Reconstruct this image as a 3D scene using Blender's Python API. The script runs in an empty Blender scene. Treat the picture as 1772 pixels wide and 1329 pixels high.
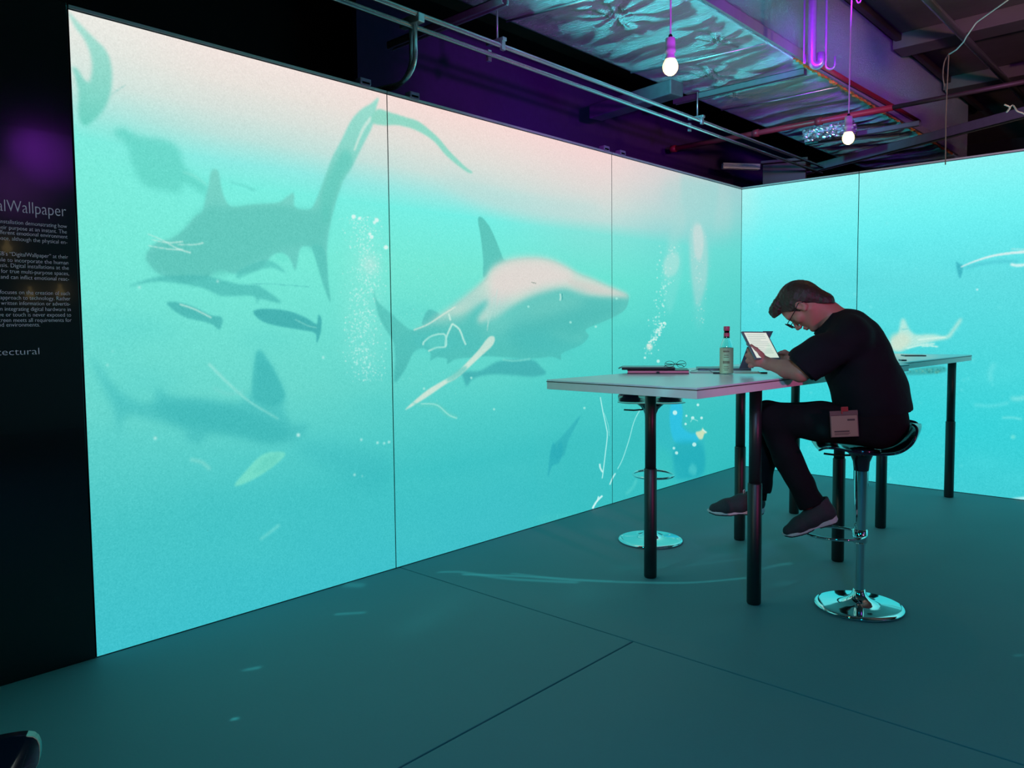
import bpy, bmesh, math, random
import numpy as np
from mathutils import Vector, Matrix

random.seed(7)
rng = np.random.default_rng(7)
SC = bpy.context.scene
COL = SC.collection

# ------------------------------------------------------------------ camera
H_EYE = 1.38
CAM = np.array([3.4742, -7.0447, H_EYE])
FPX, PCX, PCY = 1343.28, 886.0, 649.6


def _basis(yaw, pitch, roll):
    f = np.array([-math.sin(yaw) * math.cos(pitch), math.cos(yaw) * math.cos(pitch), -math.sin(pitch)])
    r0 = np.cross(f, [0, 0, 1]); r0 /= np.linalg.norm(r0); u0 = np.cross(r0, f)
    return (math.cos(roll) * r0 + math.sin(roll) * u0, -math.sin(roll) * r0 + math.cos(roll) * u0, f)


CR, CU, CF = _basis(0.7447, 0.0624, -0.01)
cam_data = bpy.data.cameras.new('camera')
cam = bpy.data.objects.new('camera', cam_data)
COL.objects.link(cam)
cam.matrix_world = Matrix(((CR[0], CU[0], -CF[0], CAM[0]), (CR[1], CU[1], -CF[1], CAM[1]),
                           (CR[2], CU[2], -CF[2], CAM[2]), (0, 0, 0, 1)))
cam_data.sensor_width = 36.0
cam_data.sensor_fit = 'HORIZONTAL'
cam_data.lens = 36.0 * FPX / 1772.0
cam_data.shift_y = -(664.5 - PCY) / 1772.0
cam_data.clip_start = 0.05
cam_data.clip_end = 100
SC.camera = cam

SC.view_settings.view_transform = 'Standard'
SC.view_settings.look = 'None'
SC.view_settings.gamma = 1.0
SC.view_settings.exposure = 0.0
SC.view_settings.use_curve_mapping = False
SC.cycles.max_bounces = 8
SC.cycles.glossy_bounces = 5
SC.cycles.caustics_reflective = False
SC.cycles.caustics_refractive = False
SC.cycles.sample_clamp_indirect = 6.0
SC.cycles.use_denoising = True

# ------------------------------------------------------------------ world: a dark hall
world = bpy.data.worlds.new('world')
SC.world = world
world.use_nodes = True
world.node_tree.nodes['Background'].inputs[0].default_value = (0.02, 0.03, 0.05, 1)
world.node_tree.nodes['Background'].inputs[1].default_value = 0.12


# ------------------------------------------------------------------ stage lamps, some of them added fills
def aim(o, at):
    d = Vector(at) - o.location
    o.rotation_euler = d.to_track_quat('-Z', 'Y').to_euler()


def spot(name, loc, at, color, power, angle, blend=0.6, size=0.12):
    l = bpy.data.lights.new(name, 'SPOT')
    l.color = color; l.energy = power; l.spot_size = math.radians(angle); l.spot_blend = blend
    l.shadow_soft_size = size
    o = bpy.data.objects.new(name, l); COL.objects.link(o); o.location = loc; aim(o, at)
    return o


LAMPS = []
def stage(name, loc, at, color, power, angle, blend=0.6, size=0.12):
    LAMPS.append((loc, at, color)); return spot(name, loc, at, color, power, angle, blend, size)


stage('pink_stage_light', (7.0, -5.3, 2.05), (1.9, -3.4, 1.25), (1.0, 0.10, 0.44), 310, 21)
stage('white_stage_light', (2.6, -10.6, 2.1), (1.65, -3.7, 1.2), (0.95, 0.86, 0.66), 170, 16)
stage('violet_stage_light', (1.6, -3.2, 3.6), (0.97, -0.8, 3.42), (0.36, 0.02, 1.0), 20, 75, 0.9)
stage('violet_edge_light', (2.2, -3.6, 3.0), (0.985, -0.5, 3.43), (0.30, 0.0, 1.0), 620, 23, 1.0)
stage('added_cyan_fill', (0.95, -6.6, 3.0), (0.50, -1.7, 3.36), (0.05, 0.95, 1.0), 1150, 19, 1.0)  # added fill, stands in for screen light on the foil
stage('violet_far_light', (3.2, -1.6, 3.2), (0.97, 2.6, 3.4), (0.50, 0.03, 1.0), 70, 44, 1.0)
stage('violet_lamp_light', (4.6, -5.9, 1.9), (1.93, -3.75, 2.55), (0.66, 0.04, 1.0), 420, 30, 0.7)
stage('blue_floor_light', (4.6, -8.0, 3.1), (3.2, -5.0, 0.0), (0.0, 0.50, 1.0), 150, 84, 1.0)
stage('added_teal_fill', (1.6, -9.8, 3.0), (1.5, -5.6, 0.0), (0.0, 0.95, 0.85), 95, 70, 1.0)  # added teal fill to lift the near floor
stage('added_table_fill', (3.9, -7.6, 3.3), (1.55, -3.35, 1.1), (0.42, 0.62, 1.0), 250, 19, 1.0)  # added fill from above to brighten the table top
stage('indigo_wall_light', (-0.75, -2.6, 2.1), (-1.25, -0.3, 3.2), (0.16, 0.01, 1.0), 26, 110, 1.0)
stage('added_warm_fill', (4.8, -3.4, 2.7), (2.2, 1.2, 4.15), (1.0, 0.60, 0.46), 260, 95, 1.0)  # added warm fill so the concrete slab shows
stage('added_panel_fill', (3.9, -8.2, 2.9), (0.0, -6.15, 1.55), (0.86, 0.72, 1.0), 120, 22, 1.0)  # added fill to brighten the white lettering


# ------------------------------------------------------------------ pixel -> world helpers
def ray(x, y):
    return CF + (x - PCX) / FPX * CR + (PCY - y) / FPX * CU

def onz(x, y, z=0.0):
    d = ray(x, y); t = (z - CAM[2]) / d[2]; return CAM + t * d

def onx(x, y, v=0.0):
    d = ray(x, y); t = (v - CAM[0]) / d[0]; return CAM + t * d

def ony(x, y, v=0.0):
    d = ray(x, y); t = (v - CAM[1]) / d[1]; return CAM + t * d

def at_t(x, y, t):
    return CAM + t * ray(x, y)


# ------------------------------------------------------------------ scene helpers
def tag(o, label=None, cat=None, group=None, kind=None):
    if label: o['label'] = label
    if cat: o['category'] = cat
    if group: o['group'] = group
    if kind: o['kind'] = kind
    return o

def empty(name, loc=(0, 0, 0), rz=0.0, label=None, cat=None, group=None):
    o = bpy.data.objects.new(name, None); COL.objects.link(o)
    o.empty_display_size = 0.05
    o.location = loc; o.rotation_euler = (0, 0, rz)
    return tag(o, label, cat, group)

def mesh_obj(name, me, mat=None, parent=None, smooth=False):
    if mat is not None: me.materials.append(mat)
    if smooth:
        me.polygons.foreach_set('use_smooth', [True] * len(me.polygons))
    o = bpy.data.objects.new(name, me); COL.objects.link(o)
    if parent is not None: o.parent = parent
    return o

def bm_obj(name, bm, mat=None, parent=None, smooth=False):
    bmesh.ops.recalc_face_normals(bm, faces=bm.faces)
    me = bpy.data.meshes.new(name); bm.to_mesh(me); bm.free()
    return mesh_obj(name, me, mat, parent, smooth)

def box(bm, c, s, rot=None, bev=0.0):
    r = bmesh.ops.create_cube(bm, size=1.0)
    vs = r['verts']
    bmesh.ops.scale(bm, vec=s, verts=vs)
    if bev > 0:
        es = list({e for v in vs for e in v.link_edges})
        rr = bmesh.ops.bevel(bm, geom=es, offset=bev, segments=2, affect='EDGES', profile=0.5)
        vs = list({v for f in rr['faces'] for v in f.verts} | {v for v in vs if v.is_valid})
    M = Matrix.Translation(Vector(c)) @ (rot.to_4x4() if rot is not None else Matrix.Identity(4))
    bmesh.ops.transform(bm, matrix=M, verts=vs)
    return vs

def frame_of(d):
    d = Vector(d).normalized()
    a = Vector((0, 0, 1)) if abs(d.z) < 0.9 else Vector((1, 0, 0))
    x = a.cross(d).normalized(); y = d.cross(x)
    return x, y, d

def tube(bm, pts, r, n=12, cap=True, closed=False):
    pts = [Vector(p) for p in pts]; m = len(pts)
    rs = r if isinstance(r, (list, tuple)) else [r] * m
    rings = []; px = None
    for i, p in enumerate(pts):
        if closed: d = pts[(i + 1) % m] - pts[i - 1]
        else: d = pts[min(i + 1, m - 1)] - pts[max(i - 1, 0)]
        d.normalize()
        if px is None: x, y, _ = frame_of(d)
        else:
            x = (px - d * px.dot(d)).normalized(); y = d.cross(x)
        px = x
        rings.append([bm.verts.new(p + (x * math.cos(2 * math.pi * k / n) + y * math.sin(2 * math.pi * k / n)) * rs[i]) for k in range(n)])
    for i in range(m if closed else m - 1):
        a, b = rings[i], rings[(i + 1) % m]
        for k in range(n):
            bm.faces.new((a[k], a[(k + 1) % n], b[(k + 1) % n], b[k]))
    if cap and not closed:
        bm.faces.new(rings[0][::-1]); bm.faces.new(rings[-1])
    return rings

def lathe(bm, prof, n=48, c=(0, 0, 0)):
    rings = []
    for (r, z) in prof:
        if r < 1e-5: rings.append([bm.verts.new((c[0], c[1], c[2] + z))])
        else: rings.append([bm.verts.new((c[0] + r * math.cos(2 * math.pi * k / n), c[1] + r * math.sin(2 * math.pi * k / n), c[2] + z)) for k in range(n)])
    for a, b in zip(rings, rings[1:]):
        for k in range(n):
            k2 = (k + 1) % n
            if len(a) == 1 and len(b) == 1: continue
            if len(a) == 1: bm.faces.new((a[0], b[k], b[k2]))
            elif len(b) == 1: bm.faces.new((a[k], a[k2], b[0]))
            else: bm.faces.new((a[k], a[k2], b[k2], b[k]))

def catmull(pts, n=8, closed=False):
    P = [np.array(p, float) for p in pts]; m = len(P); out = []
    rngi = range(m) if closed else range(m - 1)
    for i in rngi:
        if closed: p0, p1, p2, p3 = P[i - 1], P[i], P[(i + 1) % m], P[(i + 2) % m]
        else: p0, p1, p2, p3 = P[max(i - 1, 0)], P[i], P[i + 1], P[min(i + 2, m - 1)]
        for k in range(n):
            t = k / n
            out.append(0.5 * ((2 * p1) + (-p0 + p2) * t + (2 * p0 - 5 * p1 + 4 * p2 - p3) * t * t + (-p0 + 3 * p1 - 3 * p2 + p3) * t ** 3))
    if not closed: out.append(P[-1])
    return out


# ------------------------------------------------------------------ materials
def mat(name, color, rough=0.5, metal=0.0, noise=0.0, nscale=20.0, bump=0.0, bscale=60.0, spec=0.5,
        coat=0.0, emit=None, estr=0.0, trans=0.0, stretch=None):
    m = bpy.data.materials.new(name); m.use_nodes = True
    nt = m.node_tree; b = nt.nodes['Principled BSDF']
    b.inputs['Base Color'].default_value = (*color, 1)
    b.inputs['Roughness'].default_value = rough
    b.inputs['Metallic'].default_value = metal
    b.inputs['Specular IOR Level'].default_value = spec
    b.inputs['Coat Weight'].default_value = coat
    b.inputs['Transmission Weight'].default_value = trans
    if emit:
        b.inputs['Emission Color'].default_value = (*emit, 1); b.inputs['Emission Strength'].default_value = estr
    tc = nt.nodes.new('ShaderNodeTexCoord')
    src = tc.outputs['Object']
    if stretch:
        mp = nt.nodes.new('ShaderNodeMapping'); mp.inputs['Scale'].default_value = stretch
        nt.links.new(src, mp.inputs[0]); src = mp.outputs[0]
    if noise > 0:
        n = nt.nodes.new('ShaderNodeTexNoise'); n.inputs['Scale'].default_value = nscale; n.inputs['Detail'].default_value = 6
        nt.links.new(src, n.inputs['Vector'])
        mx = nt.nodes.new('ShaderNodeMix'); mx.data_type = 'RGBA'
        mx.inputs['A'].default_value = (*[c * (1 - noise) for c in color], 1)
        mx.inputs['B'].default_value = (*[min(1, c * (1 + noise)) for c in color], 1)
        nt.links.new(n.outputs['Fac'], mx.inputs['Factor']); nt.links.new(mx.outputs['Result'], b.inputs['Base Color'])
    if bump > 0:
        n2 = nt.nodes.new('ShaderNodeTexNoise'); n2.inputs['Scale'].default_value = bscale; n2.inputs['Detail'].default_value = 5
        nt.links.new(src, n2.inputs['Vector'])
        bp = nt.nodes.new('ShaderNodeBump'); bp.inputs['Strength'].default_value = bump; bp.inputs['Distance'].default_value = 0.01
        nt.links.new(n2.outputs['Fac'], bp.inputs['Height']); nt.links.new(bp.outputs['Normal'], b.inputs['Normal'])
    return m

def srgb(r, g, b):
    return tuple(((c / 255) / 12.92 if c / 255 <= 0.04045 else (((c / 255) + 0.055) / 1.055) ** 2.4) for c in (r, g, b))

M = {}
M['chrome'] = mat('chrome', (0.86, 0.87, 0.88), 0.06, 1.0, noise=0.03)
M['black_metal'] = mat('black_powder_coat', (0.012, 0.012, 0.014), 0.42, 0.0, bump=0.05, bscale=300)
M['black_gloss'] = mat('black_gloss_plastic', (0.008, 0.010, 0.022), 0.12, 0.0, noise=0.1, coat=0.6)
M['laminate'] = mat('white_laminate', (0.84, 0.82, 0.88), 0.26, noise=0.03, coat=0.8, spec=0.8)
M['laminate'].node_tree.nodes['Principled BSDF'].inputs['Coat Roughness'].default_value = 0.34
M['conduit'] = mat('bright_conduit_steel', (0.86, 0.87, 0.9), 0.26, 0.85, noise=0.06, nscale=30)
M['edge_band'] = mat('edge_banding', (0.86, 0.80, 0.78), 0.45, noise=0.05)
M['seam_dark'] = mat('dark_seam', (0.02, 0.05, 0.06), 0.5, noise=0.1)
M['aluminium'] = mat('brushed_aluminium', (0.7, 0.7, 0.73), 0.5, 0.3, noise=0.06, nscale=60)
M['galv'] = mat('galvanised_steel', (0.62, 0.63, 0.66), 0.34, 0.75, noise=0.15, nscale=30)
M['dark_wall'] = mat('dark_painted_wall', (0.018, 0.016, 0.024), 0.85, noise=0.2)
M['blue_wall'] = mat('dark_blue_wall', (0.10, 0.05, 0.20), 0.9, noise=0.15)
M['white_plastic'] = mat('white_plastic', (0.8, 0.8, 0.8), 0.35, noise=0.02)
M['cable'] = mat('white_cable', (0.75, 0.72, 0.75), 0.45, noise=0.05)
M['bulb'] = mat('lit_bulb_glass', (1, 0.9, 0.7), 0.4, emit=(1.0, 0.70, 0.28), estr=2.6, noise=0.01)
M['red_pipe'] = mat('red_pipe_paint', (0.42, 0.03, 0.05), 0.4, noise=0.15)
M['dark_pipe'] = mat('dark_pipe_paint', (0.06, 0.035, 0.035), 0.5, noise=0.2)
# ================================================================== THE SETTING
WALL_H = 2.677
LEFT_LEN = 5.888
PW = 2.138
HALF = 1.083


def slab(name, lo, hi, m, kind='structure'):
    bm = bmesh.new()
    box(bm, [(a + b) / 2 for a, b in zip(lo, hi)], [b - a for a, b in zip(lo, hi)])
    return tag(bm_obj(name, bm, m), kind=kind)


# floor: dark boards with tight joints
floor_mat = bpy.data.materials.new('floor_vinyl'); floor_mat.use_nodes = True
nt = floor_mat.node_tree; pb = nt.nodes['Principled BSDF']
tc = nt.nodes.new('ShaderNodeTexCoord')
n1 = nt.nodes.new('ShaderNodeTexNoise'); n1.inputs['Scale'].default_value = 1.3; n1.inputs['Detail'].default_value = 8
n2 = nt.nodes.new('ShaderNodeTexNoise'); n2.inputs['Scale'].default_value = 90; n2.inputs['Detail'].default_value = 4
mx = nt.nodes.new('ShaderNodeMix'); mx.data_type = 'RGBA'
mx.inputs['A'].default_value = (0.200, 0.262, 0.290, 1); mx.inputs['B'].default_value = (0.240, 0.305, 0.335, 1)
nt.links.new(tc.outputs['Object'], n1.inputs['Vector']); nt.links.new(tc.outputs['Object'], n2.inputs['Vector'])
nt.links.new(n1.outputs['Fac'], mx.inputs['Factor']); nt.links.new(mx.outputs['Result'], pb.inputs['Base Color'])
mr = nt.nodes.new('ShaderNodeMapRange'); mr.inputs['To Min'].default_value = 0.50; mr.inputs['To Max'].default_value = 0.66
nt.links.new(n2.outputs['Fac'], mr.inputs['Value']); nt.links.new(mr.outputs['Result'], pb.inputs['Roughness'])
bp = nt.nodes.new('ShaderNodeBump'); bp.inputs['Strength'].default_value = 0.08; bp.inputs['Distance'].default_value = 0.004
nt.links.new(n2.outputs['Fac'], bp.inputs['Height']); nt.links.new(bp.outputs['Normal'], pb.inputs['Normal'])
pb.inputs['Specular IOR Level'].default_value = 0.22

bm = bmesh.new()
g = 0.0035
SY = -4.25
for (x0, x1, y0, y1) in [(-0.02, 9.0, SY + g, 0.0), (-0.02, 1.605 - g, -12.0, SY - g), (1.605 + g, 9.0, -12.0, SY - g)]:
    box(bm, ((x0 + x1) / 2, (y0 + y1) / 2, -0.02), (x1 - x0, y1 - y0, 0.04), bev=0.0025)
box(bm, (3.0, -3.0, -0.06), (12.0, 18.0, 0.04))
tag(bm_obj('floor', bm, floor_mat), kind='structure')

# carrier walls behind the screens, and the dark hall around
slab('wall_left', (-0.12, -12.0, 0.0), (-0.04, 0.0, WALL_H - 0.015), M['dark_wall'])
slab('wall_right', (-0.12, 0.04, 0.0), (7.5, 0.12, WALL_H - 0.015), M['dark_wall'])
slab('wall_outer_left', (-1.7, -12.0, 0.0), (-1.6, 7.0, 5.2), M['dark_wall'])
slab('wall_outer_back', (-1.6, 6.9, 0.0), (9.0, 7.0, 5.2), M['dark_wall'])
slab('wall_outer_right', (9.0, -12.0, 0.0), (9.1, 7.0, 5.2), M['dark_wall'])
slab('wall_outer_rear', (-1.6, -12.1, 0.0), (9.0, -12.0, 5.2), M['dark_wall'])

# ================================================================== THE PICTURE ON THE SCREENS
class Canvas:
    def __init__(s, w, h, wm, hm, to_uv):
        s.w, s.h, s.wm, s.hm, s.to_uv = w, h, wm, hm, to_uv
        s.a = np.zeros((h, w, 3), np.float32)

    def px(s, pts):
        return np.array([s.to_uv(x, y) for x, y in pts]) * [s.w, s.h]

    def base(s, us, vs, table):
        T = np.array(table, np.float32)
        U = np.linspace(0, 1, s.w); V = np.linspace(0, 1, s.h)
        cols = np.zeros((len(us), s.h, 3), np.float32)
        for i in range(len(us)):
            for c in range(3): cols[i, :, c] = np.interp(V, vs, T[i, :, c])
        k = np.interp(U, us, np.arange(len(us)))
        i0 = np.minimum(k.astype(int), len(us) - 2); f = (k - i0); f = f * f * (3 - 2 * f)
        s.a[:] = (cols[i0] * (1 - f)[:, None, None] + cols[i0 + 1] * f[:, None, None]).transpose(1, 0, 2)

    def mask(s, P, blur):
        pad = int(blur * 3 + 4)
        x0 = max(0, int(P[:, 0].min()) - pad); x1 = min(s.w, int(P[:, 0].max()) + pad + 1)
        y0 = max(0, int(P[:, 1].min()) - pad); y1 = min(s.h, int(P[:, 1].max()) + pad + 1)
        if x1 <= x0 or y1 <= y0: return None
        X, Y = np.meshgrid(np.arange(x0, x1) + .5, np.arange(y0, y1) + .5)
        inside = np.zeros(X.shape, bool); n = len(P)
        for i in range(n):
            ax, ay = P[i]; bx, by = P[(i + 1) % n]
            if ay == by: continue
            c = (ay > Y) != (by > Y)
            inside ^= c & (X < (bx - ax) * (Y - ay) / (by - ay) + ax)
        return (x0, x1, y0, y1), inside.astype(np.float32)

    @staticmethod
    def soft(m, b):
        if b < 0.3: return m
        k = max(1, int(round(b))); ker = np.exp(-0.5 * (np.arange(-3 * k, 3 * k + 1) / b) ** 2); ker /= ker.sum()
        m = np.apply_along_axis(lambda v: np.convolve(v, ker, 'same'), 0, m) if m.shape[0] > len(ker) else m
        m = np.apply_along_axis(lambda v: np.convolve(v, ker, 'same'), 1, m) if m.shape[1] > len(ker) else m
        return m

    def blend(s, bb, m, col, alpha, col2=None):
        x0, x1, y0, y1 = bb
        m = (m * alpha)[..., None]
        c = np.array(col, np.float32) / 255
        if col2 is not None:
            t = np.linspace(0, 1, y1 - y0)[:, None, None]
            c = c * (1 - t) + np.array(col2, np.float32) / 255 * t
        s.a[y0:y1, x0:x1] = s.a[y0:y1, x0:x1] * (1 - m) + c * m

    def shape(s, pts, col, alpha=1.0, blur=1.5, smooth=True, col2=None):
        if smooth: pts = catmull(pts, 5, True)
        P = s.px(pts); r = s.mask(P, blur)
        if r: s.blend(r[0], s.soft(r[1], blur), col, alpha, col2)

    def stroke(s, pts, w, col, alpha=1.0, blur=1.0, taper=(1, 1)):
        pts = catmull(pts, 6); n = len(pts); L = []; Rr = []
        for i, p in enumerate(pts):
            d = pts[min(i + 1, n - 1)] - pts[max(i - 1, 0)]; d = d / (np.linalg.norm(d) + 1e-9)
            k = i / (n - 1); ww = w * 0.5 * (taper[0] * (1 - k) + taper[1] * k)
            nrm = np.array([-d[1], d[0]]) * ww
            L.append(p + nrm); Rr.append(p - nrm)
        s.shape(L + Rr[::-1], col, alpha, blur, smooth=False)

    def dot(s, x, y, r, col, alpha=0.8, blur=1.0):
        s.shape([(x + r * math.cos(t), y + r * math.sin(t)) for t in np.linspace(0, 6.28, 9)[:-1]], col, alpha, blur, smooth=False)

    def image(s, name, grain=0.012):
        n = rng.normal(0, grain, (s.h // 2, s.w // 2)).astype(np.float32)
        n = np.repeat(np.repeat(n, 2, 0), 2, 1)
        a = np.clip(s.a[:n.shape[0], :n.shape[1]] + n[..., None], 0, 1)
        out = np.ones((a.shape[0], a.shape[1], 4), np.float32); out[..., :3] = a[::-1]
        img = bpy.data.images.new(name, a.shape[1], a.shape[0])
        img.pixels.foreach_set(out.ravel()); img.update(); img.pack()
        return img


def Zm(ox, oy, k, pts):  # points read from an enlarged detail of the picture
    return [(ox + x * k, oy + y * k) for x, y in pts]


def uvL(x, y):
    p = onx(x, y, 0.0); return ((p[1] + LEFT_LEN) / LEFT_LEN, (WALL_H - p[2]) / WALL_H)

RW = HALF + 3 * PW
def uvR(x, y):
    p = ony(x, y, 0.0); return (p[0] / RW, (WALL_H - p[2]) / WALL_H)


CL = Canvas(2240, 1020, LEFT_LEN, WALL_H, uvL)
vs = [0, .05, .10, .145, .19, .23, .35, .6, .8, 1]
CL.base([0, .12, .38, .6, .8, 1], vs, np.array([
    [(236,235,228),(226,232,225),(210,230,223),(168,230,222),(126,236,222),(124,236,220),(118,232,216),(104,214,205),(72,196,198),(62,192,204)],
    [(242,228,222),(232,226,219),(214,225,219),(188,226,220),(140,234,227),(122,238,224),(120,234,216),(104,214,204),(70,196,198),(62,192,203)],
    [(247,217,212),(236,220,214),(222,222,216),(204,223,218),(158,230,225),(116,238,228),(116,230,212),(94,212,203),(62,194,196),(62,190,200)],
    [(244,212,210),(235,215,212),(223,217,213),(210,219,215),(188,220,216),(130,226,216),(106,226,210),(80,207,200),(62,193,194),(56,190,193)],
    [(216,208,208),(206,211,210),(190,212,212),(172,214,212),(148,214,212),(114,220,212),(98,220,208),(74,202,198),(58,192,191),(52,190,191)],
    [(160,206,208),(150,208,208),(138,210,208),(124,212,208),(108,214,208),(102,216,208),(90,211,204),(78,200,198),(56,190,191),(48,184,187)]]) / 255)
A = (100, 0, .33860); B = (100, 450, .52680); D = (620, 350, .30102)
E_ = (900, 460, .24831); G_ = (1000, 660, .18061)
# light surface patches
CL.shape([(1150,320),(1200,300),(1260,330),(1262,400),(1200,380),(1150,360)], (170,214,212), .5, 26)
CL.shape([(760,300),(900,340),(1010,350),(1040,370),(940,380),(820,350)], (188,220,216), .7, 16)
# fish top left
CL.shape(Zm(*A, [(52,60),(110,120),(180,190),(240,250),(268,310),(277,390),(270,470),(238,555),(185,615),(145,643),(116,625),(103,560),(106,480),(90,400),(74,345),(100,352),(130,400),(158,420),(175,360),(168,280),(135,200),(90,140)]), (160,222,208), .85, 2.5, col2=(98,205,188))
CL.stroke(Zm(*A, [(270,487),(300,465),(345,435)]), 1.2, (120,190,185), .7, 1)
# dim fish behind
CL.shape(Zm(*A, [(285,670),(340,655),(400,690),(480,705),(560,720),(615,760),(650,850),(720,915),(765,950),(762,1000),(700,965),(635,935),(625,985),(520,970),(450,950),(405,900),(375,820),(350,740),(300,700)]), (98,210,196), .75, 5)
CL.stroke(Zm(*A, [(640,880),(700,900),(760,945)]), 3, (150,232,218), .5, 2)
CL.stroke(Zm(*A, [(880,930),(940,945),(1010,975)]), 3, (100,205,195), .6, 2)
# tail-light shark, big dark one
CL.shape(Zm(*A, [(1640,500),(1600,530),(1550,560),(1500,615),(1450,715),(1400,810),(1360,920),(1325,1010),(1290,1068),(1215,1062),(1208,1000),(1200,985),(1165,1010),(1120,1036),(1000,1045),(890,1056),(852,1010),(835,950),(822,880),(802,864),(780,885),(770,950),(755,1010),(740,1080),(700,1110),(640,1180),(580,1220),(500,1240),(460,1290),(455,1330),(520,1400),(640,1440),(760,1420),(820,1380),(920,1400),(1040,1370),(1100,1300),(1160,1300),(1190,1330),(1215,1380),(1240,1270),(1290,1260),(1320,1300),(1340,1380),(1390,1530),(1380,1440),(1375,1300),(1385,1180),(1410,1070),(1455,930),(1505,850),(1560,740),(1610,640),(1625,560)]), (146,220,204), .9, 2.0, col2=(92,196,188))
CL.shape(Zm(*A, [(640,1180),(760,1060),(900,1062),(1100,1050),(1300,1075),(1390,1060),(1375,1200),(1340,1290),(1250,1250),(1100,1290),(900,1380),(700,1430),(520,1390),(460,1310),(560,1240)]), (94,197,186), .7, 6)
CL.shape(Zm(*A, [(1340,1010),(1400,860),(1460,770),(1500,790),(1500,850),(1450,930),(1400,1080),(1370,1150)]), (92,200,186), .6, 5)
CL.stroke(Zm(*A, [(1605,600),(1560,660),(1515,770)]), 7, (205,232,222), .85, 1.5, (1, .5))
CL.shape(Zm(*A, [(1630,560),(1700,575),(1780,600),(1850,625),(1940,700),(2000,770),(2080,850),(2120,880),(2090,878),(1990,800),(1920,720),(1830,665),(1740,640),(1660,640),(1600,620)]), (140,215,196), .95, 2)
CL.shape(Zm(*A, [(1110,1310),(1140,1293),(1170,1310),(1175,1340),(1120,1335)]), (112,228,210), .8, 2)
for q in ([(460,1195),(540,1230),(610,1270),(680,1292)], [(460,1255),(560,1272),(640,1275)], [(610,1250),(700,1250),(745,1240)], [(480,1225),(560,1240),(640,1235)]):
    CL.stroke(Zm(*A, q), 2.6, (205,240,230), .8, 1.0, (.5, 1))
# hanging lower lobe and fish under the big shark
CL.shape([(540,425),(560,430),(566,460),(568,490),(572,524),(560,495),(548,455)], (92,198,188), .9, 1.6)
CL.shape(Zm(*B, [(470,50),(520,60),(600,80),(660,85),(735,140),(665,128),(655,145),(640,118),(540,118),(470,90),(330,70),(230,88),(330,55)]), (80,188,182), .8, 2)
CL.shape(Zm(*B, [(600,30),(690,0),(750,42),(700,25),(640,40),(590,60)]), (86,194,186), .7, 2)
CL.stroke(Zm(*B, [(640,78),(720,80),(825,88)]), 1.2, (80,180,180), .6, 1)
CL.shape(Zm(*B, [(358,140),(400,140),(450,155),(500,180),(538,188),(540,210),(530,228),(508,212),(470,200),(420,188),(380,165)]), (76,184,180), .9, 1.6)
CL.stroke(Zm(*B, [(400,145),(450,162),(505,190)]), 3, (185,232,220), .8, 1)
CL.shape(Zm(*B, [(642,170),(680,160),(760,168),(820,192),(850,210),(856,180),(866,195),(864,235),(850,274),(845,240),(790,228),(720,216),(670,200)]), (68,176,176), .95, 1.5)
CL.stroke(Zm(*B, [(780,195),(820,215),(850,222)]), 2, (130,215,205), .7, 1)
# lower left shark
CL.shape(Zm(*B, [(108,310),(150,370),(200,430),(265,466),(318,462),(325,422),(372,447),(480,455),(590,468),(635,435),(648,370),(655,300),(690,330),(722,385),(746,448),(742,490),(772,540),(820,538),(815,560),(780,592),(700,604),(600,582),(500,572),(470,600),(420,590),(420,560),(300,522),(222,512),(200,570),(188,500),(158,430),(128,370)]), (70,188,188), .72, 6)
CL.shape(Zm(*B, [(655,300),(690,330),(722,385),(746,448),(700,480),(640,440)]), (62,180,180), .55, 2)
CL.shape(Zm(*B, [(320,470),(560,480),(760,555),(700,600),(560,570),(400,540)]), (56,178,180), .45, 7)
CL.stroke(Zm(*B, [(495,340),(560,405),(630,465),(725,522)]), 5, (150,228,218), .8, 1.8, (1, .4))
CL.stroke(Zm(*B, [(510,420),(560,440),(610,430)]), 5, (120,215,208), .6, 2.5)
CL.shape(Zm(*B, [(760,600),(900,600),(1050,640),(1095,660),(1090,720),(1020,760),(900,700)]), (56,182,188), .4, 16)
CL.shape(Zm(*B, [(580,742),(620,690),(668,642),(715,630),(748,638),(705,680),(640,722)]), (118,222,202), .95, 2)
CL.shape(Zm(*B, [(640,700),(680,650),(735,636),(700,680)]), (96,205,190), .5, 3)
CL.stroke(Zm(*B, [(435,655),(475,665),(500,688)]), 5, (140,222,212), .7, 2.5)
CL.stroke(Zm(*B, [(665,918),(700,892),(728,870)]), 5, (112,216,212), .8, 2)
for (x, y, r) in [(268,90,4),(872,320,4),(320,585,5),(997,590,4),(1050,600,4),(1072,602,3.5),(1088,598,4),(163,345,3.5),(975,705,4),(525,70,4),(1000,710,2),(790,575,6),(180,300,2)]:
    CL.dot(100 + x * .5268, 450 + y * .5268, r * .55, (205,246,240), .85, 1.6)
# bubble curtain
CL.shape([(612,400),(650,380),(664,480),(668,600),(650,650),(610,640),(596,560),(600,480)], (150,235,222), .35, 22)
CL.dot(640, 458, 13, (210,232,228), .75, 12)
for k in range(900):
    y = rng.uniform(375, 660); x = 632 + rng.normal(0, 16) + 6 * math.sin(y * .03)
    if x > 668 + (2 if y > 450 else 0): continue
    CL.dot(x, y, rng.uniform(.5, 1.6), (205,246,238), rng.uniform(.25, .8), .7)
for (x, y, r) in [(612,375,4),(622,378,3),(652,381,4),(648,385,3),(668,428,4),(643,410,3.5),(640,405,3)]:
    CL.dot(x, y, r, (225,248,242), .9, 1)
for k in range(260):
    CL.dot(rng.uniform(672, 800), rng.uniform(380, 700), rng.uniform(.4, 1.0), (170,240,228), rng.uniform(.2, .6), .6)
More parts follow.
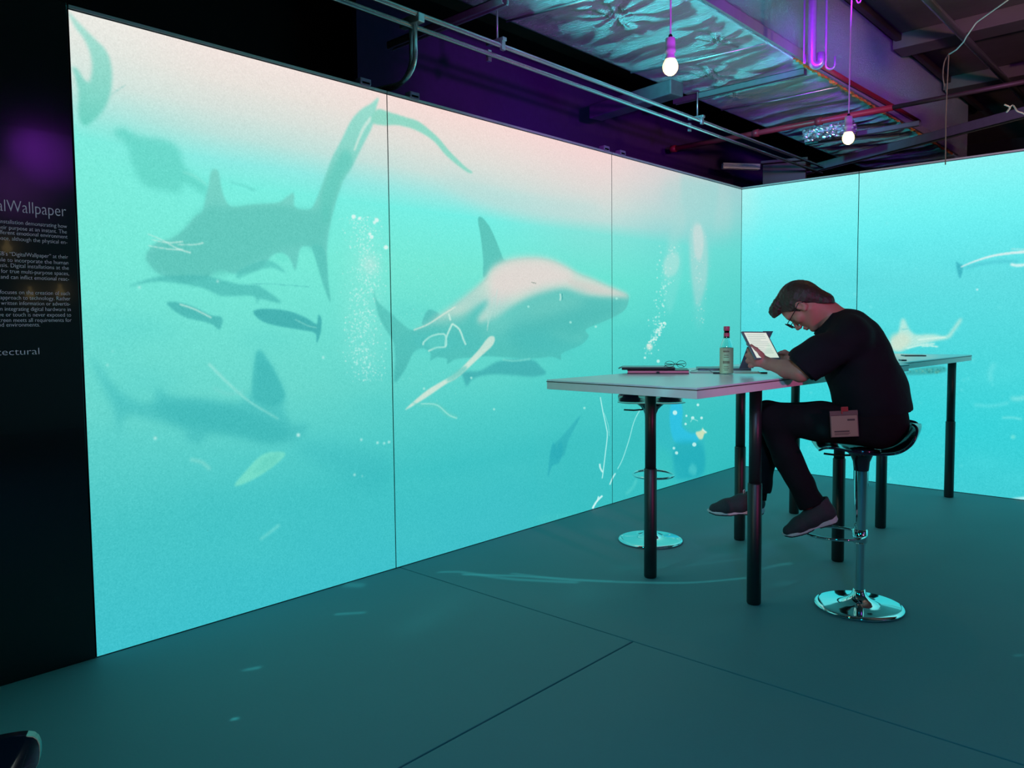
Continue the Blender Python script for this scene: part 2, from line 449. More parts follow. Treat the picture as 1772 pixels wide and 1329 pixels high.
# the large shark
CL.shape(Zm(*D, [(85,500),(112,570),(190,640),(310,738),(400,700),(390,820),(320,860),(270,960),(208,1035),(212,900),(200,800),(150,720),(120,660),(98,580)]), (98,202,190), .92, 2, col2=(74,182,178))
CL.shape(Zm(*D, [(366,702),(402,618),(468,648),(420,690)]), (88,190,184), .9, 1.6)
CL.shape(Zm(*D, [(310,735),(400,700),(470,650),(560,590),(660,510),(722,450),(770,380),(830,345),(900,325),(1000,318),(1100,330),(1180,362),(1260,405),(1350,440),(1450,485),(1530,520),(1555,545),(1535,615),(1450,668),(1312,728),(1325,770),(1280,820),(1172,868),(1165,905),(1110,888),(1000,898),(850,892),(740,885),(650,892),(560,902),(512,930),(508,900),(450,892),(415,908),(412,862),(340,820),(308,770)]), (104,200,190), .96, 1.6, col2=(78,190,184))
CL.shape(Zm(*D, [(720,435),(718,330),(704,200),(688,98),(712,88),(760,150),(800,240),(832,322),(850,345),(772,380)]), (92,196,186), .97, 1.5)
CL.shape(Zm(*D, [(315,735),(400,700),(470,650),(560,590),(660,510),(722,450),(770,380),(830,345),(900,325),(1000,318),(1100,330),(1180,362),(1260,405),(1350,440),(1450,485),(1530,520),(1555,545),(1450,545),(1300,535),(1180,498),(1090,515),(960,560),(870,610),(800,660),(700,690),(688,668),(750,570),(700,580),(600,640),(500,660),(400,708)]), (206,222,211), .95, 7)
CL.shape(Zm(*D, [(760,420),(850,350),(1000,330),(1120,350),(1240,420),(1180,470),(1040,500),(900,540),(800,600),(760,560)]), (230,214,210), .75, 12)
CL.shape(Zm(*D, [(560,600),(700,490),(745,440),(740,520),(640,590)]), (214,222,212), .6, 8)
CL.shape(Zm(*D, [(1200,440),(1350,470),(1500,520),(1540,540),(1380,530),(1250,500)]), (214,206,200), .7, 6)
CL.shape(Zm(*D, [(1100,735),(1180,742),(1290,775),(1220,800),(1130,770)]), (102,205,196), .7, 8)
CL.shape(Zm(*D, [(980,560),(1160,510),(1400,550),(1540,560),(1420,650),(1200,700),(960,760),(900,700)]), (78,184,180), .45, 14)
CL.shape(Zm(*D, [(760,640),(900,590),(1100,520),(1300,530),(1250,600),(1000,700),(800,760),(720,760)]), (120,206,196), .5, 16)
CL.shape(Zm(*D, [(880,700),(1180,650),(1480,610),(1440,660),(1280,720),(1250,800),(1100,860),(900,870)]), (74,184,180), .5, 14)
CL.shape(Zm(*D, [(540,600),(650,520),(740,470),(700,560),(640,640),(560,690),(440,700)]), (160,214,202), .5, 10)
CL.stroke(Zm(*D, [(318,735),(400,702),(480,650),(560,600)]), 2.5, (225,236,222), .8, 1.2)
for q in ([(800,500),(790,560),(785,660)], [(780,540),(775,600),(740,720)], [(815,560),(800,640)], [(740,600),(745,700),(740,740)]):
    CL.stroke(Zm(*D, q), 1.6, (190,225,215), .5, 1.2)
CL.stroke(Zm(*D, [(995,460),(1022,466)]), 1.2, (110,130,120), .8, .6)
CL.stroke(Zm(*D, [(1160,525),(1163,545),(1160,565)]), 2.6, (190,236,226), .8, 1)
CL.stroke(Zm(*D, [(1172,525),(1174,560)]), 1.2, (60,150,150), .8, .8)
for q in ([(372,822),(380,800),(425,768),(490,758),(505,790),(500,830),(450,835),(402,856)], [(500,830),(505,780),(540,698)], [(540,698),(580,730),(605,790),(618,820)], [(520,640),(530,680)]):
    CL.stroke(Zm(*D, q), 3.2, (200,240,226), .85, .9)
CL.shape(Zm(*D, [(400,780),(490,765),(495,820),(420,845)]), (110,215,200), .5, 4)
CL.shape(Zm(*D, [(590,975),(700,968),(815,912),(990,905),(1050,948),(1078,985),(1000,1003),(900,995),(760,990),(660,1015),(622,1058),(605,1010)]), (66,176,178), .9, 3)
CL.stroke(Zm(*D, [(830,905),(900,912),(990,900)]), 3, (120,215,205), .8, 1.5)
CL.shape(Zm(*D, [(735,790),(765,768),(785,782),(770,825),(700,890),(620,965),(560,1015),(500,1048),(380,1130),(268,1194),(380,1092),(470,1035),(560,985),(610,935),(690,850)]), (206,230,216), .97, 1.5)
CL.shape(Zm(*D, [(600,945),(625,960),(560,1015),(520,1030),(510,1015)]), (110,205,195), .8, 3)
CL.shape(Zm(*D, [(285,1120),(340,1160),(450,1150),(520,1205),(570,1228),(560,1245),(500,1228),(440,1180),(340,1172)]), (96,206,196), .8, 2)
CL.stroke(Zm(*D, [(360,1158),(450,1165),(520,1222),(568,1242)]), 2.2, (160,232,220), .8, 1)
for (x, y) in [(1485,553),(1220,690),(1365,715),(978,600),(780,1190),(378,1072),(650,1010),(1300,1183)]:
    CL.dot(620 + x * .30102, 350 + y * .30102, 2.2, (170,238,226), .8, 1)
# divers' bubbles and right part
CL.shape([(1150,440),(1178,420),(1180,470),(1160,540),(1146,500)], (128,222,214), .5, 10)
CL.shape([(1194,400),(1210,385),(1224,420),(1222,490),(1206,530),(1196,470)], (190,216,214), .65, 9)
CL.shape([(1180,300),(1240,300),(1235,400),(1215,560),(1200,540),(1190,420)], (130,214,210), .3, 14)
for k in range(130):
    t = rng.uniform(0, 1); CL.dot(1122 + 40 * t ** .8 + rng.normal(0, 5 + 3 * t), 612 - 190 * t, rng.uniform(.7, 2.0), (190,240,232), rng.uniform(.3, .8), .8)
for k in range(70):
    t = rng.uniform(0, 1); CL.dot(1122 + 26 * t + rng.normal(0, 3.5), 603 - 45 * t, rng.uniform(.8, 2.2), (215,245,236), rng.uniform(.5, .95), .7)
for k in range(60):
    CL.dot(1208 + rng.normal(0, 7), rng.uniform(390, 560), rng.uniform(.7, 1.6), (200,230,224), rng.uniform(.3, .6), .8)
CL.dot(1124, 600, 6, (225,232,222), .7, 3); CL.dot(1139, 625, 3, (200,245,238), .9, 1); CL.dot(1116, 619, 2.2, (200,245,238), .9, 1)
CL.shape(Zm(*G_, [(720,180),(900,160),(990,200),(1000,420),(1110,480),(1200,520),(1200,880),(1060,950),(930,960),(900,700),(760,600),(700,380)]), (46,180,196), .5, 12)
CL.shape(Zm(*G_, [(900,190),(980,180),(1005,300),(1000,430),(1080,495),(1150,500),(1140,580),(1000,600),(915,560),(880,380)]), (46,192,226), .9, 4)
CL.shape(Zm(*G_, [(930,600),(1180,600),(1210,860),(1060,950),(940,900)]), (28,164,180), .6, 8)
CL.shape(Zm(*G_, [(1060,860),(1090,790),(1140,830),(1120,900)]), (70,196,200), .8, 5)
CL.shape(Zm(*G_, [(1128,490),(1180,470),(1195,445),(1210,475),(1240,490),(1210,505),(1195,550),(1160,550)]), (218,228,186), .9, 2.5)
CL.stroke(Zm(*G_, [(1195,460),(1230,490)]), 2.5, (220,246,236), .8, 1)
for (x, y, r) in [(930,300,4.2),(1115,605,3.8),(945,685,3),(1150,225,2.5),(1032,408,2.2),(920,640,2.5),(1040,330,2),(1100,350,3),(1185,350,2.5)]:
    CL.dot(1000 + x * .18061, 660 + y * .18061, r, (205,244,240), .9, 1.2)
CL.stroke(Zm(*G_, [(1150,380),(1100,360),(1080,390)]), 1.5, (150,226,220), .8, .8)
CL.stroke(Zm(*G_, [(215,150),(240,290),(270,430),(282,520),(262,700),(240,880),(232,930)]), 1.8, (180,242,238), .9, .8)
CL.stroke(Zm(*G_, [(250,300),(290,420),(300,520)]), 1.2, (150,232,226), .7, .8)
CL.stroke(Zm(*G_, [(605,255),(540,380),(490,560),(430,740),(380,840)]), 1.5, (170,240,236), .8, .8)
CL.stroke(Zm(*G_, [(210,790),(215,830),(238,870)]), 3, (205,246,242), .9, 1)
CL.stroke(Zm(*G_, [(360,880),(330,930),(305,990)]), 2.4, (190,242,238), .9, 1)
CL.stroke(Zm(*G_, [(140,1218),(180,1150),(235,1095)]), 3.2, (215,250,248), .95, 1)
CL.stroke(Zm(*G_, [(185,1150),(198,1100)]), 2.2, (215,250,248), .9, 1)
CL.stroke(Zm(*G_, [(460,1080),(530,1010),(560,940)]), 5, (90,210,206), .5, 3)
CL.shape([(1148,455),(1158,440),(1172,438),(1176,455),(1168,475),(1152,478)], (190,226,220), .55, 6)
CL.shape([(1168,360),(1185,340),(1180,400),(1165,440),(1155,430)], (165,216,212), .4, 12)
CL.shape([(1200,395),(1212,390),(1218,420),(1212,450),(1202,440)], (212,220,218), .6, 6)
CL.shape(Zm(*E_, [(220,1329),(235,1250),(300,1180),(420,1045),(345,1200),(330,1240),(300,1329)]), (50,176,184), .9, 2)
CL.shape([(953,778),(958,765),(963,776),(970,764),(974,778),(968,800),(956,806),(948,826),(950,800)], (44,172,184), .8, 2)
# soft water mottling
for k in range(60):
    x = rng.uniform(180, 1240); y = rng.uniform(500, 1000)
    CL.shape([(x - 60, y), (x, y - 10), (x + 60, y + 5), (x, y + 14)], (80,205,202) if k % 2 else (56,188,194), .16, 16)
img_left = CL.image('underwater_picture_left')

CRt = Canvas(2200, 800, RW, WALL_H, uvR)
CRt.base([0, .04, .22, 1], vs, np.array([
    [(168,242,240),(158,242,240),(146,241,240),(132,240,240),(116,238,240),(108,236,238),(98,224,228),(72,214,220),(62,210,216),(58,202,206)],
    [(150,244,244),(140,244,244),(128,242,243),(118,241,242),(108,240,241),(104,237,240),(96,222,226),(72,216,222),(54,212,220),(60,208,214)],
    [(140,244,244),(130,244,244),(120,243,243),(112,242,242),(106,238,240),(102,234,237),(96,222,226),(74,214,219),(56,210,217),(64,204,212)],
    [(130,240,240),(124,240,240),(116,238,240),(110,236,238),(106,232,236),(102,228,232),(94,218,222),(74,212,216),(58,208,214),(64,204,212)]]) / 255)
Fr = (1520, 400, .37622); Hm = (1340, 460, .16558)
CRt.shape(Zm(*Fr, [(60,500),(88,478),(104,412),(116,402),(128,420),(140,448),(158,468),(180,476),(250,474),(310,482),(340,450),(375,402),(382,412),(350,460),(325,492),(270,504),(240,512),(150,535),(100,552),(60,540)]), (190,234,222), .9, 3)
CRt.shape(Zm(*Fr, [(60,480),(120,470),(150,500),(110,545),(60,545)]), (206,226,206), .8, 5)
CRt.stroke(Zm(*Fr, [(108,452),(135,450)]), 2, (110,205,205), .7, 1)
for q in ([(130,540),(190,525),(260,518)], [(180,500),(260,492),(310,488)], [(200,530),(240,528),(275,532)]):
    CRt.stroke(Zm(*Fr, q), 2.4, (215,246,234), .85, 1.2)
CRt.shape(Zm(*Fr, [(358,140),(372,150),(388,158),(386,190),(375,218),(366,195),(360,165)]), (58,176,190), .9, 1.5)
CRt.stroke(Zm(*Fr, [(380,165),(440,140),(520,115),(600,102),(680,94)]), 5.0, (215,240,240), .95, 1.2, (.5, 1))
CRt.stroke(Zm(*Fr, [(400,170),(470,152),(560,140),(640,140)]), 5, (72,190,205), .6, 3)
CRt.stroke(Zm(*Fr, [(610,82),(680,84)]), 2, (190,240,238), .7, 1.5)
CRt.stroke(Zm(*Fr, [(608,152),(640,158),(690,152)]), 5, (225,248,246), .9, 1.5)
CRt.stroke(Zm(*Fr, [(518,692),(515,650),(532,608)]), 6, (120,230,232), .7, 4)
CRt.stroke(Zm(*Fr, [(440,798),(520,804),(600,790)]), 4, (110,228,232), .7, 3)
CRt.stroke(Zm(*Fr, [(610,768),(640,772),(690,762)]), 7, (140,232,230), .7, 3.5)
CRt.stroke(Zm(*Fr, [(570,858),(620,858),(660,866)]), 4, (120,230,230), .7, 2)
CRt.dot(1753, 756, 4, (130,235,225), .8, 2); CRt.dot(1691, 501, 2, (200,245,245), .9, 1)
CRt.stroke([(1750,865),(1775,862),(1800,864)], 5, (190,246,248), .9, 2)
CRt.shape([(1566,648),(1580,639),(1620,634),(1636,636),(1634,644),(1600,648)], (58,160,160), .75, 2)
for k in range(40):
    CRt.dot(rng.uniform(1572, 1634), rng.uniform(637, 645), rng.uniform(1, 2.2), (40,120,120) if k % 2 else (110,190,170), .5, 1)
for k in range(90):
    CRt.dot(rng.uniform(1290, 1770), rng.uniform(300, 860), rng.uniform(.8, 3), (130,240,240), rng.uniform(.15, .4), 2)
for k in range(46):
    x = rng.uniform(1290, 1800); y = rng.uniform(320, 860)
    CRt.shape([(x - 40, y), (x, y - 8), (x + 40, y + 4), (x, y + 10)], (110,238,240) if k % 2 else (66,206,214), .14, 12)
img_right = CRt.image('underwater_picture_right')


def screen_mat(name, img, strength=1.0):
    m = bpy.data.materials.new(name); m.use_nodes = True
    nt = m.node_tree; b = nt.nodes['Principled BSDF']
    t = nt.nodes.new('ShaderNodeTexImage'); t.image = img; t.extension = 'EXTEND'; t.interpolation = 'Linear'
    uvn = nt.nodes.new('ShaderNodeUVMap'); nt.links.new(uvn.outputs[0], t.inputs[0])
    b.inputs['Base Color'].default_value = (0.01, 0.01, 0.01, 1); b.inputs['Roughness'].default_value = 0.6
    b.inputs['Specular IOR Level'].default_value = 0.1
    nt.links.new(t.outputs[0], b.inputs['Emission Color']); b.inputs['Emission Strength'].default_value = strength
    return m

MS_L = screen_mat('left_screen_picture', img_left); MS_R = screen_mat('right_screen_picture', img_right)


def screen_panel(side, a0, a1, label):
    """one back-lit panel: a frame with its glowing picture face; side L lies in x=0, R in y=0"""
    root = empty('screen_panel', (0, (a0 + a1) / 2, 0) if side == 'L' else ((a0 + a1) / 2, 0, 0), 0, label, 'screen', 'glowing panels of the screen walls')
    gp = 0.003; c = (a0 + a1) / 2; w = a1 - a0 - 2 * gp; zb, zt = 0.004, WALL_H - 0.006
    bm = bmesh.new(); uvl = bm.loops.layers.uv.new('UVMap')
    hw = w / 2
    if side == 'L': V = [(0, -hw, zb), (0, hw, zb), (0, hw, zt), (0, -hw, zt)]
    else: V = [(-hw, 0, zb), (hw, 0, zb), (hw, 0, zt), (-hw, 0, zt)]
    vv = [bm.verts.new(v) for v in V]
    f = bm.faces.new(vv)
    for lp, v in zip(f.loops, V):
        if side == 'L': lp[uvl].uv = ((v[1] + c + LEFT_LEN) / LEFT_LEN, v[2] / WALL_H)
        else: lp[uvl].uv = ((v[0] + c) / RW, v[2] / WALL_H)
    if side == 'R': f.normal_flip()
    me = bpy.data.meshes.new('picture_face'); bm.to_mesh(me); bm.free()
    mesh_obj('picture_face', me, MS_L if side == 'L' else MS_R, root)
    bm = bmesh.new()
    def bx(lo, hi):
        if side == 'L': box(bm, [0.5 * (a + b) for a, b in zip(lo, hi)], [b - a for a, b in zip(lo, hi)])
        else: box(bm, (0.5 * (lo[1] + hi[1]), -0.5 * (lo[0] + hi[0]), 0.5 * (lo[2] + hi[2])), (hi[1] - lo[1], hi[0] - lo[0], hi[2] - lo[2]))
    bx((-0.035, -hw, 0.0), (-0.002, hw, WALL_H))
    bx((-0.002, -hw, 0.0), (0.0015, hw, zb))
    bm_obj('panel_frame', bm, M['seam_dark'], root)
    bm = bmesh.new()
    bx((-0.035, -hw, WALL_H + 0.0), (0.004, hw, WALL_H + 0.013))
    bm_obj('top_rail', bm, M['aluminium'], root)
    return root


panels = [
    ('L', -LEFT_LEN, -2 * PW, 'leftmost glowing screen panel with two dim sharks, beside the black panel'),
    ('L', -2 * PW, -PW, 'middle glowing screen panel showing the large pale shark'),
    ('L', -PW, 0.0, 'left-wall screen panel beside the corner with rising bubbles and a blue diver'),
    ('R', 0.0, HALF, 'narrow right-wall screen panel beside the corner, behind the seated man'),
    ('R', HALF, HALF + PW, 'rightmost visible turquoise screen panel with a small white shark fin'),
]
panels += [('R', HALF + PW, HALF + 2 * PW, 'plain turquoise screen panel beyond the right edge of the picture'),
           ('R', HALF + 2 * PW, RW, 'last turquoise screen panel far beyond the right edge of the picture')]
for s, a, b, lab in panels:
    screen_panel(s, a, b, lab)

# purple clips over the panel joints
M['clip'] = mat('purple_grey_clip', (0.30, 0.24, 0.42), 0.4, noise=0.1)
for i, (x, y, lab) in enumerate([(631, 149, 'small clip on the top rail left of the first panel joint'), (716, 173, 'small clip on the top rail right of the first panel joint'),
                                 (1048, 263, 'small clip on the top rail left of the second panel joint'), (1076, 271, 'small clip on the top rail right of the second panel joint')]):
    p = onx(x, y, 0.0)
    bm = bmesh.new(); box(bm, (0, 0, 0), (0.05, 0.07, 0.034), bev=0.004); box(bm, (0.022, 0, -0.012), (0.006, 0.05, 0.02))
    o = bm_obj('rail_clip', bm, M['clip']); o.location = (-0.012, p[1], WALL_H + 0.013 + 0.017)
    tag(o, lab, 'clip', 'clips on the screen wall top rail')

# black information panel
panel_mat = mat('black_glass_panel', (0.004, 0.004, 0.007), 0.10, noise=0.05, spec=0.6, coat=0.3)
root = empty('information_panel', (0, -8.4, 0), 0, 'tall glossy black information panel with small white text left of the screens', 'sign')
bm = bmesh.new(); box(bm, (-0.018, 0, (WALL_H + 0.0) / 2), (0.04, (12.0 - LEFT_LEN) / 1 * 0.822, WALL_H + 0.02), bev=0.002)
pn = bm_obj('glass_face', bm, panel_mat, root); pn.location = (0, -8.4 + 8.4 - 0.0, 0.0)
pn.location.y = (-LEFT_LEN - 0.004 - (12.0 - LEFT_LEN) * 0.822 / 2) + 8.4
pn.location.z = 0.01
M['ink'] = mat('white_vinyl_text', (0.85, 0.82, 0.90), 0.5, emit=(0.8, 0.76, 0.9), estr=0.0, noise=0.02)


def text_line(name, s, xr, yb, size, parent, just='RIGHT', width=None):
    p = onx(xr, yb, 0.003)
    cu = bpy.data.curves.new(name, 'FONT'); cu.body = s; cu.size = size; cu.align_x = just
    cu.extrude = 0.0006; cu.resolution_u = 3; cu.offset = -0.012 * size
    o = bpy.data.objects.new(name, cu); COL.objects.link(o)
    bpy.context.view_layer.update()
    me = bpy.data.meshes.new_from_object(o.evaluated_get(bpy.context.evaluated_depsgraph_get()))
    bpy.data.objects.remove(o)
    xs = [v.co.x for v in me.vertices]; w = max(xs) - min(xs)
    k = (width / w) if width else 1.0
    for v in me.vertices:
        v.co.x *= k
        x, y, z = v.co; v.co = (z, x, y)
    ob = mesh_obj(name, me, M['ink'], parent)
    ob.location = (p[0] - parent.location.x, p[1] - parent.location.y, p[2] - parent.location.z)
    return ob


def wid(x0, x1, y):
    return abs(onx(x1, y, 0)[1] - onx(x0, y, 0)[1])

text_line('title_text', 'DigitalWallpaper', 115, 375, 0.066, root, width=wid(0, 115, 368) * 15.2 / 10.6)
# each line: words, right end x, baseline y, left end x of the visible words
lines = [('installation demonstrating how', 116, 395, 0), ('their purpose at an instant. The', 116, 404.5, -6), ('different emotional environment', 117, 413, -7), ('space, although the physical en-', 117, 422.5, -6),
         ('SSB\u2019s \u201cDigitalWallpaper\u201d at their', 118, 448, -6), ('able to incorporate the human', 119, 458, -6), ('basis. Digital installations at the', 119.5, 467, -6), ('- for true multi-purpose spaces,', 120, 476.5, -3), ('and can inflict emotional reac-', 120, 486, 2),
         ('focuses on the creation of such', 121.5, 511, 1), ('approach to technology. Rather', 122, 520, 1), ('by written information or advertis-', 122, 529, -9), ('an integrating digital hardware in', 123, 538.5, -3), ('eye or touch is never exposed to', 123.5, 548, -6), ('screen meets all requirements for', 124, 557, -6), ('end environments.', 70, 565, -7)]
for s, xr, yb, xl in lines:
    text_line('text_line', s, xr, yb, 0.0225, root, width=wid(xl, xr, yb))
text_line('footer_text', 'architectural', 70, 613, 0.038, root, width=wid(0, 70, 610) * 1.72)

# floor ripples, imitated by an unseen added lamp with a painted slide
GL = np.array([1.0, -8.6, 3.0]); GT = np.array([1.6, -3.9, 0.0])
gl_ = stage('added_ripple_light', tuple(GL), tuple(GT), (0.10, 1.0, 0.95), 1500, 64, 0.1, 0.004)
bpy.context.view_layer.update()
Mi = np.array(gl_.matrix_world.to_3x3()).T
KG = 1.25
def uvG(x, y):
    d = Mi @ (onz(x, y, 0) - GL); return (0.5 + d[0] / -d[2] / KG, 0.5 - d[1] / -d[2] / KG)
CG = Canvas(1400, 1400, 1, 1, uvG)
W_ = (255, 255, 255)
for q, w, a, b_, tp in [([(758, 990), (800, 990), (850, 998), (900, 1003), (1000, 1008)], 3.5, .55, 1.2, (.6, 1)), ([(800, 994), (900, 997), (1000, 1004), (1110, 1008), (1200, 1008), (1292, 1000)], 2.6, .6, .8, (1, 1)),
                     ([(885, 992), (960, 1000), (1060, 1006)], 2.2, .5, .8, (1, .5)), ([(1140, 982), (1220, 975), (1290, 966)], 2.5, .2, 1.6, (1, 1)),
                     ([(1060, 984), (1150, 976), (1250, 960), (1400, 925)], 10, .10, 4, (1, 1)), ([(1318, 985), (1345, 978), (1370, 975)], 4, .6, 1.5, (.3, 1)), ([(1340, 1012), (1375, 1008)], 9, .25, 3, (.3, 1)),
                     ([(580, 1063), (632, 1060)], 3, .35, 1.5, (1, 1)), ([(596, 1012), (630, 1013)], 7, .3, 2.5, (1, 1)), ([(420, 1160), (450, 1155)], 4, .35, 2, (.5, 1)), ([(400, 1245), (412, 1243)], 4, .4, 1.2, (1, 1)),
                     ([(1560, 880), (1640, 862), (1690, 845)], 4, .3, 2, (1, 1)), ([(1500, 892), (1580, 872)], 6, .2, 3, (1, 1)), ([(1690, 890), (1730, 880)], 6, .25, 3, (1, 1)), ([(1600, 940), (1700, 925), (1772, 915)], 6, .16, 4, (1, 1)),
                     ([(1755, 932), (1775, 928)], 6, .5, 2, (1, 1)), ([(1756, 1134), (1772, 1134)], 3, .5, 1, (1, 1)), ([(690, 1095), (760, 1060), (800, 1020)], 26, .08, 12, (1, .5)), ([(990, 1020), (1030, 1030)], 26, .08, 8, (1, 1)), ([(1340, 870), (1400, 860)], 14, .2, 6, (1, 1))]:
    CG.stroke(q, w, W_, a, b_, tp)
CG.a *= 1.0
img_g = bpy.data.images.new('ripple_slide', CG.w, CG.h)
_o = np.ones((CG.h, CG.w, 4), np.float32); _o[..., :3] = CG.a[::-1]
img_g.colorspace_settings.name = 'Non-Color'; img_g.pixels.foreach_set(_o.ravel()); img_g.update(); img_g.pack()
ld = gl_.data; ld.use_nodes = True; nt = ld.node_tree
em = nt.nodes['Emission']; tcn = nt.nodes.new('ShaderNodeTexCoord'); sp = nt.nodes.new('ShaderNodeSeparateXYZ')
nt.links.new(tcn.outputs['Normal'], sp.inputs[0])
def mth(op, a, b=None, bv=None):
    n = nt.nodes.new('ShaderNodeMath'); n.operation = op; nt.links.new(a, n.inputs[0])
    if b is not None: nt.links.new(b, n.inputs[1])
    elif bv is not None: n.inputs[1].default_value = bv
    return n.outputs[0]
az_ = mth('ABSOLUTE', sp.outputs['Z'])
u_ = mth('ADD', mth('DIVIDE', mth('DIVIDE', sp.outputs['X'], az_), bv=KG), bv=.5)
v_ = mth('ADD', mth('DIVIDE', mth('DIVIDE', sp.outputs['Y'], az_), bv=KG), bv=.5)
cb = nt.nodes.new('ShaderNodeCombineXYZ'); nt.links.new(u_, cb.inputs[0]); nt.links.new(v_, cb.inputs[1])
tg = nt.nodes.new('ShaderNodeTexImage'); tg.image = img_g; tg.extension = 'CLIP'
nt.links.new(cb.outputs[0], tg.inputs[0]); nt.links.new(tg.outputs[0], em.inputs['Color'])
# ================================================================== THE CEILING
DZ = 3.40          # underside of the big duct
SLAB = 4.15
M['concrete'] = mat('bare_concrete', (0.20, 0.17, 0.165), 0.9, noise=0.35, nscale=2.2, bump=0.4, bscale=9)
slab('ceiling', (-1.6, -12.0, SLAB), (9.0, 6.9, SLAB + 0.15), M['concrete'])

# foil material: crumpled aluminium facing
fm = bpy.data.materials.new('crumpled_foil'); fm.use_nodes = True
nt = fm.node_tree; b = nt.nodes['Principled BSDF']
b.inputs['Base Color'].default_value = (0.90, 0.92, 0.94, 1); b.inputs['Metallic'].default_value = 0.30; b.inputs['Roughness'].default_value = 0.34
tc = nt.nodes.new('ShaderNodeTexCoord')
mp = nt.nodes.new('ShaderNodeMapping'); mp.inputs['Scale'].default_value = (4.6, 27.0, 22.0); mp.inputs['Rotation'].default_value = (0, 0, 0.25)
nz = nt.nodes.new('ShaderNodeTexNoise'); nz.inputs['Scale'].default_value = 2.3; nz.inputs['Detail'].default_value = 8; nz.inputs['Roughness'].default_value = 0.62; nz.inputs['Distortion'].default_value = 1.6
nt.links.new(tc.outputs['Object'], mp.inputs[0]); nt.links.new(mp.outputs[0], nz.inputs['Vector'])
vo = nt.nodes.new('ShaderNodeTexVoronoi'); vo.feature = 'DISTANCE_TO_EDGE'; vo.inputs['Scale'].default_value = 3.5
nt.links.new(mp.outputs[0], vo.inputs['Vector'])
ad = nt.nodes.new('ShaderNodeMath'); ad.operation = 'MULTIPLY_ADD'; ad.inputs[1].default_value = 0.35
nt.links.new(vo.outputs['Distance'], ad.inputs[0]); nt.links.new(nz.outputs['Fac'], ad.inputs[2])
bp = nt.nodes.new('ShaderNodeBump'); bp.inputs['Strength'].default_value = 1.0; bp.inputs['Distance'].default_value = 0.062
nt.links.new(ad.outputs[0], bp.inputs['Height']); nt.links.new(bp.outputs['Normal'], b.inputs['Normal'])
M['foil'] = fm


def fold(x, y, cx, cy, amp, n, ph, R):
    dx, dy = x - cx, y - cy; r = math.hypot(dx, dy); a = math.atan2(dy, dx)
    return amp * math.exp(-r / R) * math.cos(n * a + ph)


def duct_z(x, y):
    z = 0.010 * math.sin(14 * y + 3 * math.sin(2.3 * x + y)) + 0.006 * math.sin(37 * y + 5 * x + 2 * math.sin(6 * x))
    for (cx, cy, am, n, ph, R) in PINS: z += fold(x, y, cx, cy, am, n, ph, R)
    return z * min(1.0, max(0.0, (x - X0) / .12)) * min(1.0, max(0.15, (X1 - x) / .12))

X0, X1 = -0.10, 0.97
PINS = [(0.47, -2.75, 0.03, 9, 0.3, 0.22), (0.35, -1.25, 0.03, 8, 1.2, 0.2), (0.2, -0.65, 0.025, 9, 2.2, 0.2), (0.6, -3.9, 0.03, 8, 1, .25), (0.75, -1.9, 0.02, 7, .4, .2)]
root = empty('foil_duct', (0.44, 0.0, DZ), 0, 'huge rectangular air duct wrapped in crumpled silver foil under the ceiling', 'duct')
bm = bmesh.new()
nx, ny = 60, 420; X0, X1, Y0, Y1 = -0.10, 0.97, -5.6, 4.2
grid = [[bm.verts.new((X0 + (X1 - X0) * i / nx - 0.44, Y0 + (Y1 - Y0) * j / ny, duct_z(X0 + (X1 - X0) * i / nx, Y0 + (Y1 - Y0) * j / ny))) for i in range(nx + 1)] for j in range(ny + 1)]
for j in range(ny):
    for i in range(nx):
        bm.faces.new((grid[j][i], grid[j + 1][i], grid[j + 1][i + 1], grid[j][i + 1]))
top = SLAB - DZ - 0.02
for col in (0, nx):
    up = [bm.verts.new((grid[j][col].co.x, grid[j][col].co.y, top)) for j in range(ny + 1)]
    for j in range(ny):
        q = (grid[j][col], grid[j + 1][col], up[j + 1], up[j])
        bm.faces.new(q if col else q[::-1])
me = bpy.data.meshes.new('foil_wrap'); bm.to_mesh(me); bm.free()
mesh_obj('foil_wrap', me, fm, root, True)
# folded seam lines of tape across the underside
M['tape'] = mat('foil_tape', (0.8, 0.82, 0.84), 0.3, 0.9, noise=0.05, bump=0.2)
for (ya, yb) in [(-3.2, -3.05), (-1.75, -1.6), (-0.25, -0.2)]:
    bm = bmesh.new(); tube(bm, [(-0.53, ya, -0.012), (0, (ya + yb) / 2, -0.02), (0.52, yb, -0.012)], 0.008, 6)
    bm_obj('taped_seam', bm, M['tape'], root, True)
# torn insulation fringe at the lower right edge: one ragged ribbon
M['fringe'] = mat('orange_insulation', (0.85, 0.30, 0.04), 0.9, noise=0.3, bump=0.5)
bm = bmesh.new(); y = -1.15; prev = None
while y < 3.4:
    hh = random.uniform(.004, .034); xx = 0.545 + random.uniform(-.006, .012)
    cur = [bm.verts.new(v) for v in ((xx, y, -.004), (xx + .012, y, -.004 - hh), (xx - .012, y, -.004 - hh * .8))]
    if prev:
        for a_, b_ in ((0, 1), (1, 2), (2, 0)): bm.faces.new((prev[a_], prev[b_], cur[b_], cur[a_]))
    prev = cur; y += random.uniform(.012, .04)
tag(bm_obj('insulation_fringe', bm, M['fringe'], root), 'frayed orange fringe along the lower edge')
M['flange'] = mat('grey_flange', (.42, .40, .46), .55, noise=.1)
# angle rail along the edge
bm = bmesh.new(); box(bm, (0.545, -0.6, 0.045), (0.02, 8.6, 0.07)); 
bm_obj('edge_flange', bm, M['flange'], root)


def pipe(name, pts, r, m, label, cat, group=None, parent=None, n=12):
    bm = bmesh.new(); c = Vector(pts[len(pts) // 2]) if parent is None else Vector((0, 0, 0))
    tube(bm, [Vector(p) - c for p in pts], r, n)
    o = bm_obj(name, bm, m, parent, True)
    o.location = c
    return tag(o, label, cat, group) if parent is None else o


